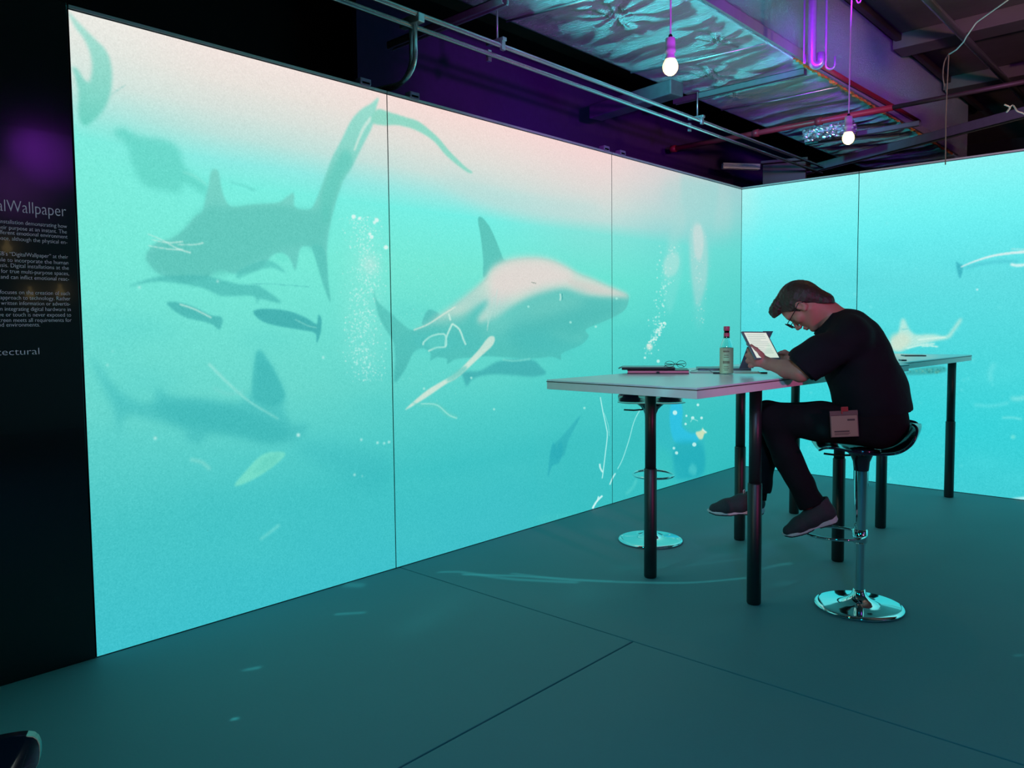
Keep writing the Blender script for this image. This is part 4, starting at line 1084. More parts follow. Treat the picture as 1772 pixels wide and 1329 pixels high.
flat('paper_sheet', 1196, 1243, 646.5, .16, .0012, M['paper'], 'white paper sheet lying between the folder stack and the bottle', 'paper')
flat('paper_sheet', 1272, 1318, 646.5, .16, .0014, M['paper'], 'white paper sheet lying right of the bottle', 'paper')
flat('laptop', 1208, 1300, 641, .20, .012, M['slate'], 'closed grey slim laptop lying behind the bottle', 'laptop')
pipe('earphone_cable', [tuple(q) for q in catmull([on_table(1196, 643) + [0, 0, .004], on_table(1203, 644) + [0, 0, .010], on_table(1213, 643.5) + [0, 0, .018], on_table(1224, 644) + [0, 0, .016], on_table(1233, 645.5) + [0, 0, .004], on_table(1244, 646.5) + [0, 0, .003]], 5)], .0014, M['tray'], 'thin dark cable arching over the white paper', 'cable', n=6)
flat('pen', 1234, 1247, 646.8, .01, .008, M['tray'], 'short dark pen beside the bottle', 'pen')
flat('booklet', 1316, 1328, 646.5, .10, .008, M['black_gloss'], 'small dark green booklet under the man\'s hand', 'booklet')
flat('paper_sheet', 1402, 1424, 648.5, .2, .002, M['paper'], 'folded paper sheet showing under the man\'s arm', 'paper')
M['dark_print'] = mat('dark_tablet', (.05, .06, .08), .3, noise=.1)
flat('tablet_computer', 1566, 1603, 616.5, .14, .008, M['dark_print'], 'flat dark tablet lying on the far table behind the man', 'tablet')
flat('phone', 1560, 1569, 624.5, .08, .008, M['dark_print'], 'small dark phone lying on the far table at the man\'s back', 'phone')
# ================================================================== THE SEATED MAN
S0 = np.array([2.196, -3.178, 0.0])
GD = np.array([-0.886, -0.464, 0.0]); GD /= np.linalg.norm(GD)
LD = np.array([-GD[1], GD[0], 0.0])                   # his left, towards the camera
MAN = empty('person', tuple(S0), GA, 'man in black shirt and trousers hunched on a stool reading a tablet at the table', 'person')
ZV = np.array([0, 0, 1.0])


def loc(p):
    d = np.asarray(p) - S0; return np.array([d @ GD, d @ LD, d[2]])


def J(px, py, side=0.0):
    d = ray(px, py); t = ((S0 - CAM) @ LD + side) / (d @ LD)
    return loc(CAM + t * d)


class Field:
    def __init__(s, lo, hi, h):
        s.lo = np.array(lo, np.float32); s.h = h
        s.n = np.ceil((np.array(hi) - s.lo) / h).astype(int) + 1
        s.F = np.full(s.n, 0.08, np.float32)
        s.ax = [s.lo[i] + h * np.arange(s.n[i], dtype=np.float32) for i in range(3)]

    def win(s, lo, hi, pad):
        a = np.maximum(0, np.floor((np.array(lo) - pad - s.lo) / s.h).astype(int))
        b = np.minimum(s.n, np.ceil((np.array(hi) + pad - s.lo) / s.h).astype(int) + 1)
        return a, b

    def grid(s, a, b):
        return (s.ax[0][a[0]:b[0]][:, None, None], s.ax[1][a[1]:b[1]][None, :, None], s.ax[2][a[2]:b[2]][None, None, :])

    def put(s, a, b, d, k):
        v = s.F[a[0]:b[0], a[1]:b[1], a[2]:b[2]]
        if k > 0:
            hh = np.clip(0.5 + 0.5 * (v - d) / k, 0, 1)
            v[...] = v * (1 - hh) + d * hh - k * hh * (1 - hh)
        else: np.minimum(v, d, out=v)

    def cone(s, p, q, r0, r1, k=0.02, lat=1.0, L=(0, 1, 0)):
        p = np.asarray(p, np.float32); q = np.asarray(q, np.float32); R = max(r0, r1) * max(lat, 1)
        a, b = s.win(np.minimum(p, q) - R, np.maximum(p, q) + R, k + 0.03)
        if (b <= a).any(): return
        X, Y, Z = s.grid(a, b); L = np.asarray(L, np.float32); m = (p + q) / 2
        dl = (X - m[0]) * L[0] + (Y - m[1]) * L[1] + (Z - m[2]) * L[2]; c = (1 - 1 / lat)
        X = X - c * dl * L[0]; Y = Y - c * dl * L[1]; Z = Z - c * dl * L[2]
        d = q - p; dd = float(d @ d) + 1e-9
        t = np.clip(((X - p[0]) * d[0] + (Y - p[1]) * d[1] + (Z - p[2]) * d[2]) / dd, 0, 1)
        D = np.sqrt((X - p[0] - t * d[0]) ** 2 + (Y - p[1] - t * d[1]) ** 2 + (Z - p[2] - t * d[2]) ** 2) - (r0 + t * (r1 - r0))
        s.put(a, b, D.astype(np.float32), k)

    def chain(s, pts, rs, k=0.02, **kw):
        for i in range(len(pts) - 1): s.cone(pts[i], pts[i + 1], rs[i], rs[i + 1], k, **kw)

    def ell(s, c, rad, B=None, k=0.01, sub=False):
        c = np.asarray(c, np.float32); R = max(rad)
        a, b = s.win(c - R, c + R, k + 0.03)
        X, Y, Z = s.grid(a, b); X = X - c[0]; Y = Y - c[1]; Z = Z - c[2]
        B = np.eye(3) if B is None else B
        u = [X * B[i][0] + Y * B[i][1] + Z * B[i][2] for i in range(3)]
        k0 = np.sqrt(sum((u[i] / rad[i]) ** 2 for i in range(3))); k1 = np.sqrt(sum((u[i] / rad[i] ** 2) ** 2 for i in range(3))) + 1e-6
        D = (k0 * (k0 - 1) / k1).astype(np.float32)
        if sub:
            v = s.F[a[0]:b[0], a[1]:b[1], a[2]:b[2]]; hh = np.clip(0.5 + 0.5 * (v + D) / max(k, 1e-4), 0, 1)
            # smooth subtraction: max(v, -D)
            hh = np.clip(0.5 - 0.5 * (v + D) / max(k, 1e-4), 0, 1)
            v[...] = v * (1 - hh) + (-D) * hh + k * hh * (1 - hh)
        else: s.put(a, b, D, k)

    def cut(s, p, n):
        """keep the half space where (x-p).n < 0"""
        n = np.asarray(n, np.float32); n = n / np.linalg.norm(n); X, Y, Z = s.grid([0, 0, 0], s.n)
        np.maximum(s.F, (X - p[0]) * n[0] + (Y - p[1]) * n[1] + (Z - p[2]) * n[2], out=s.F)

    def wrinkle(s, amp, f, seed=0):
        X, Y, Z = s.grid([0, 0, 0], s.n)
        w = np.sin(f * X + 1.7 * np.sin(f * .6 * Z + seed) + seed) * np.sin(f * .8 * Y + 1.3 * np.sin(f * .5 * X)) + .6 * np.sin(f * 1.9 * Z + 2.1 * np.sin(f * .7 * X + seed))
        s.F += (amp * w).astype(np.float32)

    def mesh(s, name, m, parent):
        F = s.F; F[0] = F[-1] = .05; F[:, 0] = F[:, -1] = .05; F[:, :, 0] = F[:, :, -1] = .05
        I = F < 0
        c = np.zeros(tuple(np.array(F.shape) - 1), np.uint8)
        for dx in (0, 1):
            for dy in (0, 1):
                for dz in (0, 1): c += I[dx:F.shape[0] - 1 + dx, dy:F.shape[1] - 1 + dy, dz:F.shape[2] - 1 + dz]
        act = np.argwhere((c > 0) & (c < 8)); idx = np.full(c.shape, -1, np.int32); idx[tuple(act.T)] = np.arange(len(act))
        acc = np.zeros((len(act), 3), np.float32); cnt = np.zeros(len(act), np.float32)
        for axis in range(3):
            o1, o2 = [i for i in range(3) if i != axis]
            for e1 in (0, 1):
                for e2 in (0, 1):
                    A0 = act.copy(); A0[:, o1] += e1; A0[:, o2] += e2; A1 = A0.copy(); A1[:, axis] += 1
                    f0 = F[tuple(A0.T)]; f1 = F[tuple(A1.T)]; mk = (f0 < 0) != (f1 < 0)
                    t = np.where(mk, f0 / (f0 - f1 + 1e-12), 0)
                    P = A0.astype(np.float32); P[:, axis] += t
                    acc[mk] += P[mk]; cnt[mk] += 1
        V = acc / cnt[:, None] * s.h + s.lo
        Q = []
        for axis in range(3):
            o1, o2 = (axis + 1) % 3, (axis + 2) % 3
            sl0 = [slice(1, n - 1) for n in F.shape]; sl1 = list(sl0); sl1[axis] = slice(2, F.shape[axis])
            a_ = I[tuple(sl0)]; b_ = I[tuple(sl1)]
            e = np.argwhere(a_ != b_) + 1; inside0 = I[tuple(e.T)]
            def cell(d1, d2):
                q = e.copy(); q[:, o1] -= d1; q[:, o2] -= d2; return idx[tuple(q.T)]
            quad = np.stack([cell(1, 1), cell(0, 1), cell(0, 0), cell(1, 0)], 1)
            quad[~inside0] = quad[~inside0][:, ::-1]
            Q.append(quad)
        Q = np.concatenate(Q); Q = Q[(Q >= 0).all(1)]
        me = bpy.data.meshes.new(name)
        me.vertices.add(len(V)); me.vertices.foreach_set('co', V.ravel())
        me.loops.add(len(Q) * 4); me.loops.foreach_set('vertex_index', Q.ravel().astype(np.int32))
        me.polygons.add(len(Q)); me.polygons.foreach_set('loop_start', np.arange(0, len(Q) * 4, 4, dtype=np.int32))
        me.update(calc_edges=True); me.validate()
        return mesh_obj(name, me, m, parent, True)


M['skin'] = mat('skin', (0.42, 0.18, 0.14), 0.5, noise=0.10, nscale=25, bump=0.05, bscale=120)
M['skin'].node_tree.nodes['Principled BSDF'].inputs['Subsurface Weight'].default_value = 0.08
M['shirt'] = mat('black_cotton_shirt', (0.005, 0.006, 0.010), 0.85, noise=0.2, nscale=8, bump=0.25, bscale=30, spec=0.2)
M['trousers'] = mat('black_trousers', (0.006, 0.006, 0.008), 0.9, noise=0.2, bump=0.15, bscale=40, spec=0.15)
M['hair'] = mat('brown_hair', (0.026, 0.014, 0.010), 0.55, noise=0.55, nscale=60, bump=0.7, bscale=55, stretch=(1, 1, .35))
M['shoe'] = mat('dark_grey_knit_shoe', (0.030, 0.030, 0.036), 0.8, noise=0.3, nscale=150, bump=0.2, bscale=300)
M['sole'] = mat('pale_rubber_sole', (0.66, 0.58, 0.58), 0.6, noise=0.08)
M['sole_dark'] = mat('dark_rubber_tread', (0.02, 0.02, 0.025), 0.7, noise=0.1)

# ---- head frame: pitched down strongly, in the man's own axes (x forward, y left, z up)
PT = math.radians(60); TURN = math.radians(0)
TURN = math.radians(13); g_ = np.array([math.cos(TURN), -math.sin(TURN), 0])
FW = g_ * math.cos(PT) - ZV * math.sin(PT); UP = g_ * math.sin(PT) + ZV * math.cos(PT); LF = np.array([math.sin(TURN), math.cos(TURN), 0])
HB = np.array([FW, LF, UP]); HC = J(1382, 524, 0.0)
def hp(x, y, z): return HC + x * FW + y * LF + z * UP

# ---- joints
neck_b = J(1452, 562, 0)
shL, shR = J(1468, 590, .165), J(1456, 585, -.165)
elL, elR = J(1385, 645, .215), J(1413, 634, -.20)
wrL, wrR = J(1329, 629, .10), J(1371, 620, -.105)
hipL, hipR = J(1512, 738, .085), J(1508, 735, -.095)
knL, knR = J(1333, 724, -.005), J(1328, 719, -.165)
anL, anR = J(1404, 872, .045), J(1314, 862, -.165)

body = Field([-.36, -.42, .34], [.82, .40, 1.66], .0042)
# head
body.ell(hp(0, 0, 0), (.094, .074, .088), HB, .01)
body.ell(hp(.030, 0, -.065), (.058, .056, .075), HB, .02)
body.cone(hp(.0, .050, -.065), hp(.066, .016, -.124), .022, .016, .02); body.cone(hp(.0, -.050, -.065), hp(.066, -.016, -.124), .022, .016, .02)
body.ell(hp(.072, 0, -.122), (.018, .020, .015), HB, .012)
body.cone(hp(.078, -.034, .0), hp(.078, .034, .0), .014, .014, .012)
for sy in (-1, 1):
    body.ell(hp(.056, sy * .045, -.045), (.024, .020, .022), HB, .015)
    body.ell(hp(.092, sy * .031, -.022), (.014, .016, .012), HB, .008, sub=True)
    body.ell(hp(.074, sy * .031, -.023), (.0125, .0125, .0125), HB, .003)
body.cone(hp(.086, 0, -.022), hp(.108, 0, -.060), .008, .011, .008)
for sy in (-1, 1): body.ell(hp(.098, sy * .013, -.066), (.011, .008, .008), HB, .006)
body.ell(hp(.090, 0, -.086), (.010, .024, .006), HB, .004); body.ell(hp(.088, 0, -.098), (.010, .021, .007), HB, .004)
for sy in (-1, 1):
    EB = np.array([FW * .94 - UP * .25, LF, UP * .94 + FW * .25])
    body.ell(hp(.004, sy * .076, -.024), (.020, .010, .033), EB, .004)
    body.ell(hp(.007, sy * .086, -.020), (.011, .007, .020), EB, .003, sub=True)
    body.ell(hp(.010, sy * .079, -.050), (.008, .007, .010), EB, .004)
# neck, trunk (kept inside the clothes)
body.cone(hp(-.022, 0, -.060), neck_b, .056, .062, .03)
body.cone(hp(-.045, 0, -.05), J(1436, 540, 0), .045, .050, .03)
tr = [J(1462, 572, 0), J(1482, 600, 0), J(1497, 650, 0), J(1510, 705, 0)]
body.chain([neck_b] + tr, [.062, .085, .092, .10, .10], .04, lat=1.25)
body.cone(shL, shR, .052, .052, .05)
for sh, el, wr in ((shL, elL, wrL), (shR, elR, wrR)):
    body.cone(sh, el, .050, .041, .03)
    body.chain([el, el * .6 + wr * .4, wr], [.040, .041, .0265], .02)
for hpj, kn, an in ((hipL, knL, anL), (hipR, knR, anR)):
    body.chain([hpj, kn, (kn * .6 + an * .4), an], [.075, .050, .048, .029], .02)
ftL = J(1394, 899, .045); ftR = J(1272, 882, -.16)
body.cone(anL, ftL, .028, .018, .02); body.cone(anR, ftR, .028, .018, .02)


def hand(F, palm, fingers, k=.006):
    for (p, q, r0, r1, lt, L) in palm: F.cone(p, q, r0, r1, .014, lat=lt, L=L)
    for f in fingers:
        pts, rs = f; F.chain(pts, rs, k)


# left hand: holds the near (left) edge of the tablet, thumb along the front, fingers curled round behind
JJ = J
hand(body, [(wrL, JJ(1311, 621, .095), .023, .028, 1.25, (0, 0, 1)), (JJ(1311, 621, .095), JJ(1303, 616, .085), .027, .024, 1.2, (0, 0, 1))], [
    ([JJ(1318, 614, .10), JJ(1308, 605, .105), JJ(1300, 600, .10), JJ(1294, 595, .088)], [.013, .0115, .0105, .0085]),
    ([JJ(1304, 609, .085), JJ(1296, 606, .075), JJ(1297, 608, .045), JJ(1304, 610, .022)], [.0115, .0105, .0095, .008]),
    ([JJ(1303, 616, .088), JJ(1293.5, 615, .075), JJ(1294, 617, .040), JJ(1302, 618, .016)], [.0115, .011, .0098, .0082]),
    ([JJ(1304, 624, .090), JJ(1294, 624.5, .075), JJ(1295, 626, .043), JJ(1302, 626, .022)], [.0115, .0105, .0095, .008]),
    ([JJ(1307, 631, .090), JJ(1298, 633, .078), JJ(1298, 634, .052), JJ(1304, 633, .034)], [.0105, .0095, .0085, .0072])])
# right hand: far side, holds the lower right corner
hand(body, [(wrR, JJ(1364, 618, -.10), .022, .023, 1.2, (0, 0, 1))], [
    ([JJ(1363, 613, -.10), JJ(1356, 611, -.105), JJ(1350, 611.5, -.10), JJ(1345, 613, -.09)], [.0115, .0105, .0098, .0082]),
    ([JJ(1361, 617, -.10), JJ(1353, 617, -.125), JJ(1347, 618, -.13), JJ(1342, 617, -.12)], [.011, .0102, .0094, .008]),
    ([JJ(1361, 621, -.105), JJ(1352, 622, -.13), JJ(1346, 622, -.135), JJ(1341, 621, -.125)], [.011, .010, .0092, .0078]),
    ([JJ(1363, 625, -.105), JJ(1355, 627, -.13), JJ(1349, 627, -.135), JJ(1345, 626, -.125)], [.010, .009, .0082, .007]),
    ([JJ(1366, 613, -.085), JJ(1358, 609, -.075), JJ(1351, 610, -.068)], [.012, .0108, .009])])
body.mesh('body', M['skin'], MAN)

# ---- shirt with rolled sleeves
sh_ = Field([-.32, -.36, .86], [.46, .36, 1.52], .006)
cA, cB = J(1448, 529, 0), J(1402, 584, 0)
sh_.cone(J(1424, 556, 0), J(1466, 580, 0), .072, .105, .03, lat=1.12)
sh_.chain([J(1464, 578, 0), J(1478, 600, 0), J(1490, 640, 0), J(1505, 680, 0), J(1512, 706, 0)], [.112, .135, .150, .158, .150], .05, lat=1.18)
sh_.cone(J(1470, 578, .12), J(1462, 574, -.12), .085, .085, .05)
sh_.cone(J(1520, 690, 0), J(1530, 712, 0), .125, .115, .04, lat=1.2)
sh_.chain([J(1470, 588, .15), J(1425, 612, .195), elL], [.084, .080, .076], .04)
sh_.cone(J(1410, 612, .20), J(1388, 622, .21), .070, .066, .03)
sh_.chain([J(1458, 584, -.15), J(1430, 612, -.185), elR], [.078, .068, .062], .03)
sh_.wrinkle(.0032, 26, .7)
# neck line, cuffs, hem
mid = (cA + cB) / 2; t_ = cB - cA; n_ = np.cross(t_, [0, 1, 0]); n_ = n_ if n_[0] > 0 else -n_
X, Y, Z = sh_.grid([0, 0, 0], sh_.n)
def half(p, n): n = n / np.linalg.norm(n); return (X - p[0]) * n[0] + (Y - p[1]) * n[1] + (Z - p[2]) * n[2]
neckcut = np.maximum(half(mid, n_), -((np.abs(Y) - .105)))
neckcut = np.where((Z > 1.28), half(mid, n_), -.05) - 0.0
neckcut = np.where(np.abs(Y) < .13, neckcut, -.05)
np.maximum(sh_.F, neckcut.astype(np.float32), out=sh_.F)
k1, k2 = J(1367, 617, .215), J(1408, 657, .215); tt = k2 - k1; nn = np.cross(tt, [0, 1, 0]); nn = nn if nn[0] > 0 else -nn
cuff = np.where((Z < 1.30) & (Y > .09), half(k1, nn), -.05); np.maximum(sh_.F, cuff.astype(np.float32), out=sh_.F)
k1r = J(1392, 625, -.2); cuffR = np.where((Z < 1.30) & (Y < -.09), half(k1r, nn), -.05); np.maximum(sh_.F, cuffR.astype(np.float32), out=sh_.F)
hem = half(J(1500, 716, 0), np.array([-.12, 0, -1.0])); np.maximum(sh_.F, hem.astype(np.float32), out=sh_.F)
SHIRT = sh_.mesh('shirt', M['shirt'], MAN)
# rolled cuff roll and collar
def ring_at(c, n, r, thick, m, name, parent, ry=1.0, k=28, flat_=1.0):
    n = Vector(n).normalized(); x, y, _ = frame_of(n)
    bm = bmesh.new(); tube(bm, [Vector(c) + x * r * math.cos(a) + y * r * ry * math.sin(a) for a in np.linspace(0, 2 * math.pi, k + 1)[:-1]], thick, 8, closed=True)
    return bm_obj(name, bm, m, parent, True)
ring_at((k1 + k2) / 2 + np.array([0, 0, 0]), nn, .066, .009, M['shirt'], 'rolled_cuff', SHIRT)

# ---- trousers
tf = Field([-.32, -.30, .30], [.72, .36, 1.02], .0062)
tf.cone(J(1516, 722, .055), J(1512, 720, -.055), .125, .125, .05)
tf.cone(J(1530, 735, .05), J(1527, 733, -.05), .105, .105, .05)
tf.chain([hipL, J(1420, 731, .045), knL], [.100, .090, .070], .03)
tf.chain([hipR, J(1415, 726, -.13), knR], [.100, .086, .070], .03)
tf.chain([knL, J(1362, 790, .02), anL], [.070, .065, .062], .03)
tf.chain([knR, J(1322, 790, -.165), anR], [.070, .061, .056], .03)
tf.wrinkle(.0026, 30, 2.1)
X, Y, Z = tf.grid([0, 0, 0], tf.n)
d_ = anL - knL; hl = np.where(Y > -.055, half(J(1404, 876, .045), d_), -.05); np.maximum(tf.F, hl.astype(np.float32), out=tf.F)
d_ = anR - knR; hr = np.where(Y <= -.055, half(J(1321, 851, -.165), d_), -.05); np.maximum(tf.F, hr.astype(np.float32), out=tf.F)
tf.mesh('trousers', M['trousers'], MAN)

# ---- hair
hf = Field([-.1, -.12, 1.28], [.55, .12, 1.62], .0034)
hf.ell(hp(-.004, 0, .012), (.104, .083, .095), HB, .01)
hf.ell(hp(.078, .0, .062), (.040, .060, .034), HB, .02)
hf.ell(hp(.060, .0, .080), (.050, .060, .026), HB, .02)
hf.cone(hp(-.046, 0, -.020), hp(-.058, 0, -.100), .062, .048, .03, lat=1.1)
X, Y, Z = hf.grid([0, 0, 0], hf.n)
lx = (X - HC[0]) * FW[0] + (Z - HC[2]) * FW[2]; lz = (X - HC[0]) * UP[0] + (Z - HC[2]) * UP[2]
lx = lx + 0 * Y; lz = lz + 0 * Y
wv = (np.sin(150 * lx + 4 * np.sin(60 * Y) + 2 * np.sin(70 * lz)) * np.sin(120 * Y + 3 * np.sin(90 * lx)) + .7 * np.sin(210 * lz + 3 * np.sin(110 * Y)))
frontness = np.clip((lx + .02) / .08, .25, 1)
hf.F += (.0028 * wv * frontness).astype(np.float32)
zl = np.interp(lx, [-.14, -.10, -.08, -.06, -.03, -.012, .0, .018, .034, .05, .075, .095, .13], [-.19, -.165, -.150, -.118, -.066, -.030, .006, .010, -.026, .002, .040, .046, .060])
keep = (zl - lz) * .62
np.maximum(hf.F, keep.astype(np.float32), out=hf.F)
hf.mesh('hair', M['hair'], MAN)

# ---- glasses
bm = bmesh.new()
gz = -.024; gx = .116
for sy in (-1, 1):
    pts = []
    for a in np.linspace(0, 2 * math.pi, 29)[:-1]:
        c_, s_ = math.cos(a), math.sin(a); rx = .0255 * abs(c_) ** .6 * np.sign(c_); rz_ = .0195 * abs(s_) ** .6 * np.sign(s_)
        pts.append(hp(gx - .004 * abs(rx / .0255) * 0, sy * .034 + rx, gz + rz_))
    tube(bm, pts, .0020, 8, closed=True)
    tube(bm, [hp(gx - .001, sy * .060, gz + .006), hp(gx - .012, sy * .0745, gz + .008), hp(.05, sy * .0795, gz + .008), hp(-.002, sy * .084, gz + .014), hp(-.022, sy * .082, gz - .010)], .0021, 8)
tube(bm, [hp(gx, -.009, gz + .004), hp(gx + .002, 0, gz + .008), hp(gx, .009, gz + .004)], .0021, 8)
gl = bm_obj('eyeglasses', bm, M['black_frame'], MAN, True)
for sy in (-1, 1):
    bm = bmesh.new(); pts = []
    for a in np.linspace(0, 2 * math.pi, 29)[:-1]:
        c_, s_ = math.cos(a), math.sin(a); pts.append(bm.verts.new(Vector(hp(gx, sy * .034 + .0245 * abs(c_) ** .6 * np.sign(c_), gz + .0185 * abs(s_) ** .6 * np.sign(s_)))))
    bm.faces.new(pts); bmesh.ops.solidify(bm, geom=bm.faces[:], thickness=.001)
    bm_obj('lens', bm, M['glass'], gl)

# ---- shoes
def shoe(heel, toe, ankle, knee, name_label):
    x = toe - heel; Lx = np.linalg.norm(x); x = x / Lx; y = np.array([0, 1.0, 0]); y = y - x * (x @ y); y /= np.linalg.norm(y); z = np.cross(x, y); B = [x, y, z]
    def q(a, b_, c): return heel + x * a * Lx + y * b_ * 1.0 + z * c
    lo = np.minimum(heel, toe) - .13; hi = np.maximum(heel, toe) + .13
    # upper
    F = Field(lo, hi, .0036)
    F.chain([q(.12, 0, .060), q(.20, 0, .068), q(.42, 0, .058), q(.66, .003, .044), q(.86, .004, .034)], [.038, .042, .045, .040, .030], .02, lat=1.15, L=y)
    F.cone(q(.14, 0, .06), q(.17, 0, .125), .036, .042, .02)
    F.cone(q(.34, 0, .080), q(.2, 0, .115), .036, .040, .02)
    X, Y, Z = F.grid([0, 0, 0], F.n)
    lz_ = (X - heel[0]) * z[0] + (Y - heel[1]) * z[1] + (Z - heel[2]) * z[2]
    lx_ = ((X - heel[0]) * x[0] + (Y - heel[1]) * x[1] + (Z - heel[2]) * x[2]) / Lx
    ly_ = (X - heel[0]) * y[0] + (Y - heel[1]) * y[1] + (Z - heel[2]) * y[2]
    top = .132 - .022 * np.clip((lx_ - .1) / .25, 0, 1)
    np.maximum(F.F, np.maximum(.018 - lz_, lz_ - top).astype(np.float32), out=F.F)
    ins = np.sqrt((lx_ * Lx - .17 * Lx) ** 2 + ly_ ** 2) - .030
    np.maximum(F.F, -np.maximum(ins, .105 - lz_).astype(np.float32), out=F.F)
    up = F.mesh('shoe', M['shoe'], MAN); tag(up, name_label)
    # sole
    hw = np.interp(lx_, [0, .04, .15, .35, .55, .75, .9, .98, 1.0], [.012, .030, .038, .034, .040, .046, .036, .018, .006])
    zb = np.interp(lx_, [0, .06, .3, .45, .6, .85, 1.0], [.010, .002, .003, .006, .001, .006, .020]); zt = np.interp(lx_, [0, .1, .4, .8, 1.0], [.040, .034, .028, .026, .034])
    G = Field(lo, hi, .0036)
    D = np.maximum(np.maximum(np.abs(ly_) - hw, np.maximum(-lx_, lx_ - 1) * Lx), np.maximum(zb + .006 - lz_, lz_ - zt))
    G.F[...] = D; so = G.mesh('sole', M['sole'], up)
    G = Field(lo, hi, .0036)
    D = np.maximum(np.maximum(np.abs(ly_) - hw + .003, np.maximum(.02 - lx_, lx_ - .97) * Lx), np.maximum(zb - lz_, lz_ - zb - .010))
    D = np.maximum(D, -(np.abs(lx_ - .40) - .05) * Lx)
    G.F[...] = D; G.mesh('tread', M['sole_dark'], so)
    bm = bmesh.new(); tube(bm, [Vector(q(.17, 0, .124)) + Vector(x) * .040 * math.cos(a) + Vector(y) * .036 * math.sin(a) - Vector(z) * (.010 * (math.cos(a) + 1)) * .9 for a in np.linspace(0, 2 * math.pi, 33)[:-1]], .0022, 6, closed=True)
    bm_obj('collar_trim', bm, M['sole'], up, True)
    bm = bmesh.new(); tube(bm, [q(.35, .0, .108), q(.345, .005, .130), q(.325, .0, .134), q(.32, -.005, .112)], .0028, 6); bm_obj('pull_tab', bm, M['sole'], up, True)
    bm = bmesh.new(); a0_ = Vector(q(.19, 0, .04)); a1_ = Vector(q(.17, 0, .12)); a2_ = Vector(ankle) + (Vector(knee) - Vector(ankle)) * .22
    tube(bm, [a0_, a1_ * .5 + Vector(ankle) * .5, Vector(ankle), a2_], [.036, .0365, .0365, .038], 20); bm_obj('sock', bm, M['trousers'], MAN, True)
    return up
shoe(J(1452, 903, .045), J(1357, 934, .055), anL, knL, 'near dark grey slip-on shoe resting on the hoop')
shoe(J(1324, 890, -.165), J(1224, 892, -.155), anR, knR, 'far dark grey slip-on shoe hanging level')

# ring on the left hand
M['silver'] = mat('silver', (.9, .9, .9), .15, 1.0, noise=.02)
ring_at(J(1303.5, 608, .105), (J(1296, 604, .10) - J(1308, 612, .10)), .0115, .0018, M['silver'], 'finger_ring', MAN)

# ================================================================== TABLET IN HIS HANDS
T0 = np.array(at_t(1284, 573.5, 3.78)); T1 = np.array(at_t(1326.5, 574, 3.86)); B0 = np.array(at_t(1305.5, 621, 3.69))
wv_ = T1 - T0; W_ = np.linalg.norm(wv_); wx = wv_ / W_; hv = B0 - T0; hv = hv - wx * (hv @ wx) * 0.55; Hh = np.linalg.norm(hv); hy = hv / Hh
nrm = np.cross(wx, hy); nrm = nrm if nrm @ (CAM - T0) > 0 else -nrm; nrm /= np.linalg.norm(nrm)
tb = empty('tablet', tuple(T0), 0, 'tablet with a lit white page held in the man\'s hands above the table', 'tablet')
def quad_plate(name, o, ax, ay, w, h, d0, d1, m, parent):
    bm = bmesh.new(); vs = []
    for dd in (d0, d1):
        for (u_, v_) in ((0, 0), (1, 0), (1, 1), (0, 1)):
            vs.append(bm.verts.new(Vector(o + ax * w * u_ + ay * h * v_ + nrm * dd)))
    for f_ in ((0, 1, 2, 3), (7, 6, 5, 4), (0, 4, 5, 1), (1, 5, 6, 2), (2, 6, 7, 3), (3, 7, 4, 0)): bm.faces.new([vs[i] for i in f_])
    return bm_obj(name, bm, m, parent)
Zr = np.zeros(3)
M['case'] = mat('grey_case', (.13, .17, .20), .45, noise=.05)
M['page'] = mat('lit_page', (.5, .5, .48), .3, emit=srgb(205, 222, 200), estr=.92, noise=.01)
M['pagetext'] = mat('page_text', (.3, .3, .3), .4, emit=srgb(130, 160, 150), estr=.9, noise=.01)
cs = quad_plate('case', Zr - wx * .001, wx, hy, W_, Hh, -.008, 0, M['case'], tb)
iw = W_ - .014; ih = Hh - .014
pg = quad_plate('lit_screen', Zr + wx * .009 + hy * .008, wx, hy, iw - .004, ih, 0, .001, M['page'], tb)
bm = bmesh.new()
for i in range(11):
    v0 = .020 + i * (ih - .03) / 11; ln = iw * (.78 if i % 4 != 3 else .5); o_ = wx * .018 + hy * v0
    vs = [bm.verts.new(Vector(o_ + nrm * .0014 + wx * a + hy * b_)) for a, b_ in ((0, 0), (ln, 0), (ln, .0022), (0, .0022))]; bm.faces.new(vs)
bm_obj('page_lines', bm, M['pagetext'], pg)
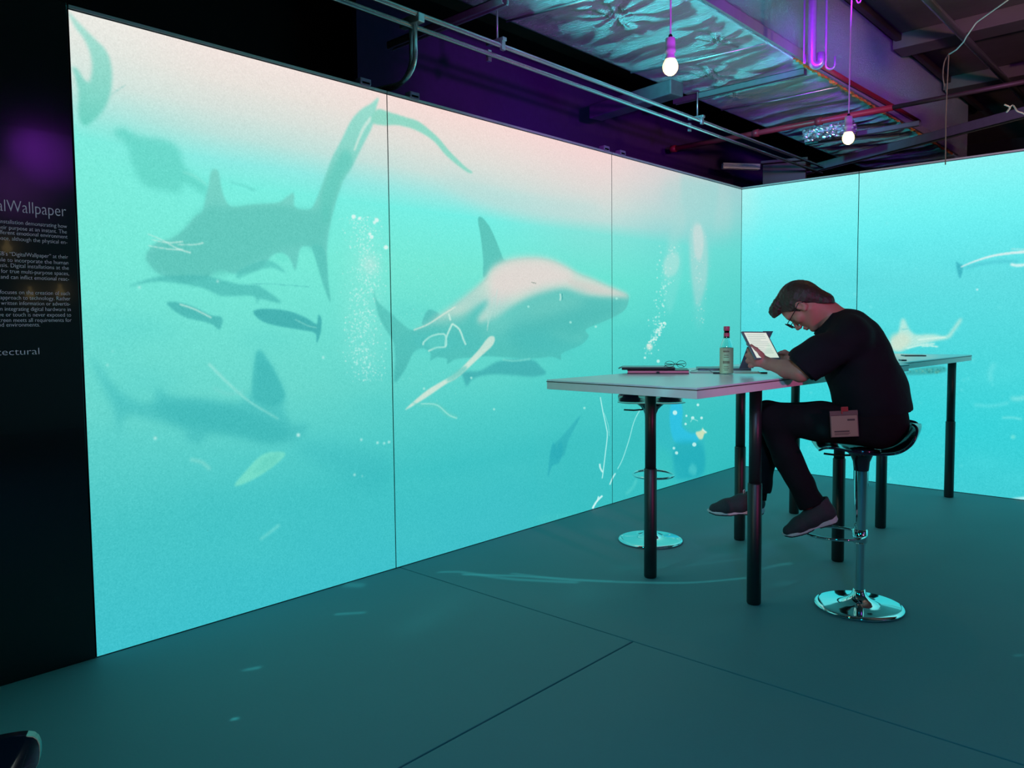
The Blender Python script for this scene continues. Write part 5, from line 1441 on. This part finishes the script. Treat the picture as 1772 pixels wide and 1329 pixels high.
# folded cover: a flap behind the top right and the stand leg down to the table
M['cover'] = mat('lilac_grey_cover', (.22, .20, .30), .5, noise=.05)
bm = bmesh.new(); q1 = [at_t(1320, 573, 3.88), at_t(1338, 573, 3.95), at_t(1331, 588, 3.93), at_t(1333, 604, 3.89)]
vs = [bm.verts.new(Vector(p - T0)) for p in q1]; bm.faces.new(vs); bmesh.ops.solidify(bm, geom=bm.faces[:], thickness=.004)
bm_obj('cover_flap', bm, M['cover'], tb)
bm = bmesh.new(); q2 = [at_t(1293, 600, 3.80), at_t(1305, 604, 3.84), at_t(1304, 637, 3.95), at_t(1279, 637.5, 3.95)]
vs = [bm.verts.new(Vector(p - T0)) for p in q2]; bm.faces.new(vs); bmesh.ops.solidify(bm, geom=bm.faces[:], thickness=.004)
bm_obj('stand_leg', bm, M['cover'], tb)

# ================================================================== BADGE AT HIS HIP
M['badge_card'] = mat('badge_card', (.27, .19, .14), .5, noise=.05)
M['badge_ink'] = mat('badge_ink', (.05, .03, .03), .5, noise=.05)
M['clearplastic'] = mat('clear_sleeve', (.16, .10, .10), .15, noise=.05, coat=.5)
M['redclip'] = mat('red_clip', (.28, .02, .02), .4, noise=.1)
bc_ = J(1461, 735, .205)
bd = empty('name_badge', tuple(S0 + GD * bc_[0] + LD * bc_[1] + ZV * bc_[2]), GA + math.pi, 'square event badge on a red clip hanging at the man\'s hip', 'badge')
tilt = Matrix.Rotation(-.07, 3, 'Y')
# local x now points backwards (picture right), y points away from the camera
def bb(name, lst, m, parent, bev=0):
    bm = bmesh.new()
    for c, s_ in lst: box(bm, tilt @ Vector(c), s_, tilt, bev)
    return bm_obj(name, bm, m, parent)
bb('card', [((0, 0, -.006), (.112, .003, .096))], M['badge_card'], bd, .0008)
bb('plastic_sleeve', [((0, .002, .004), (.120, .003, .122)), ((0, -.001, .053), (.120, .004, .018))], M['clearplastic'], bd, .001)
for it_ in [((-.012, -.0022, -.030), (.064, .001, .006)), ((-.010, -.0022, -.039), (.066, .001, .0022)), ((-.014, -.0022, -.045), (.060, .001, .0022)), ((.030, -.0022, .022), (.032, .001, .008))]:
    bb('printed_line', [it_], M['badge_ink'], bd)
bb('clip', [((.005, -.001, .072), (.030, .008, .022)), ((-.008, -.003, .064), (.006, .006, .028))], M['redclip'], bd, .002)
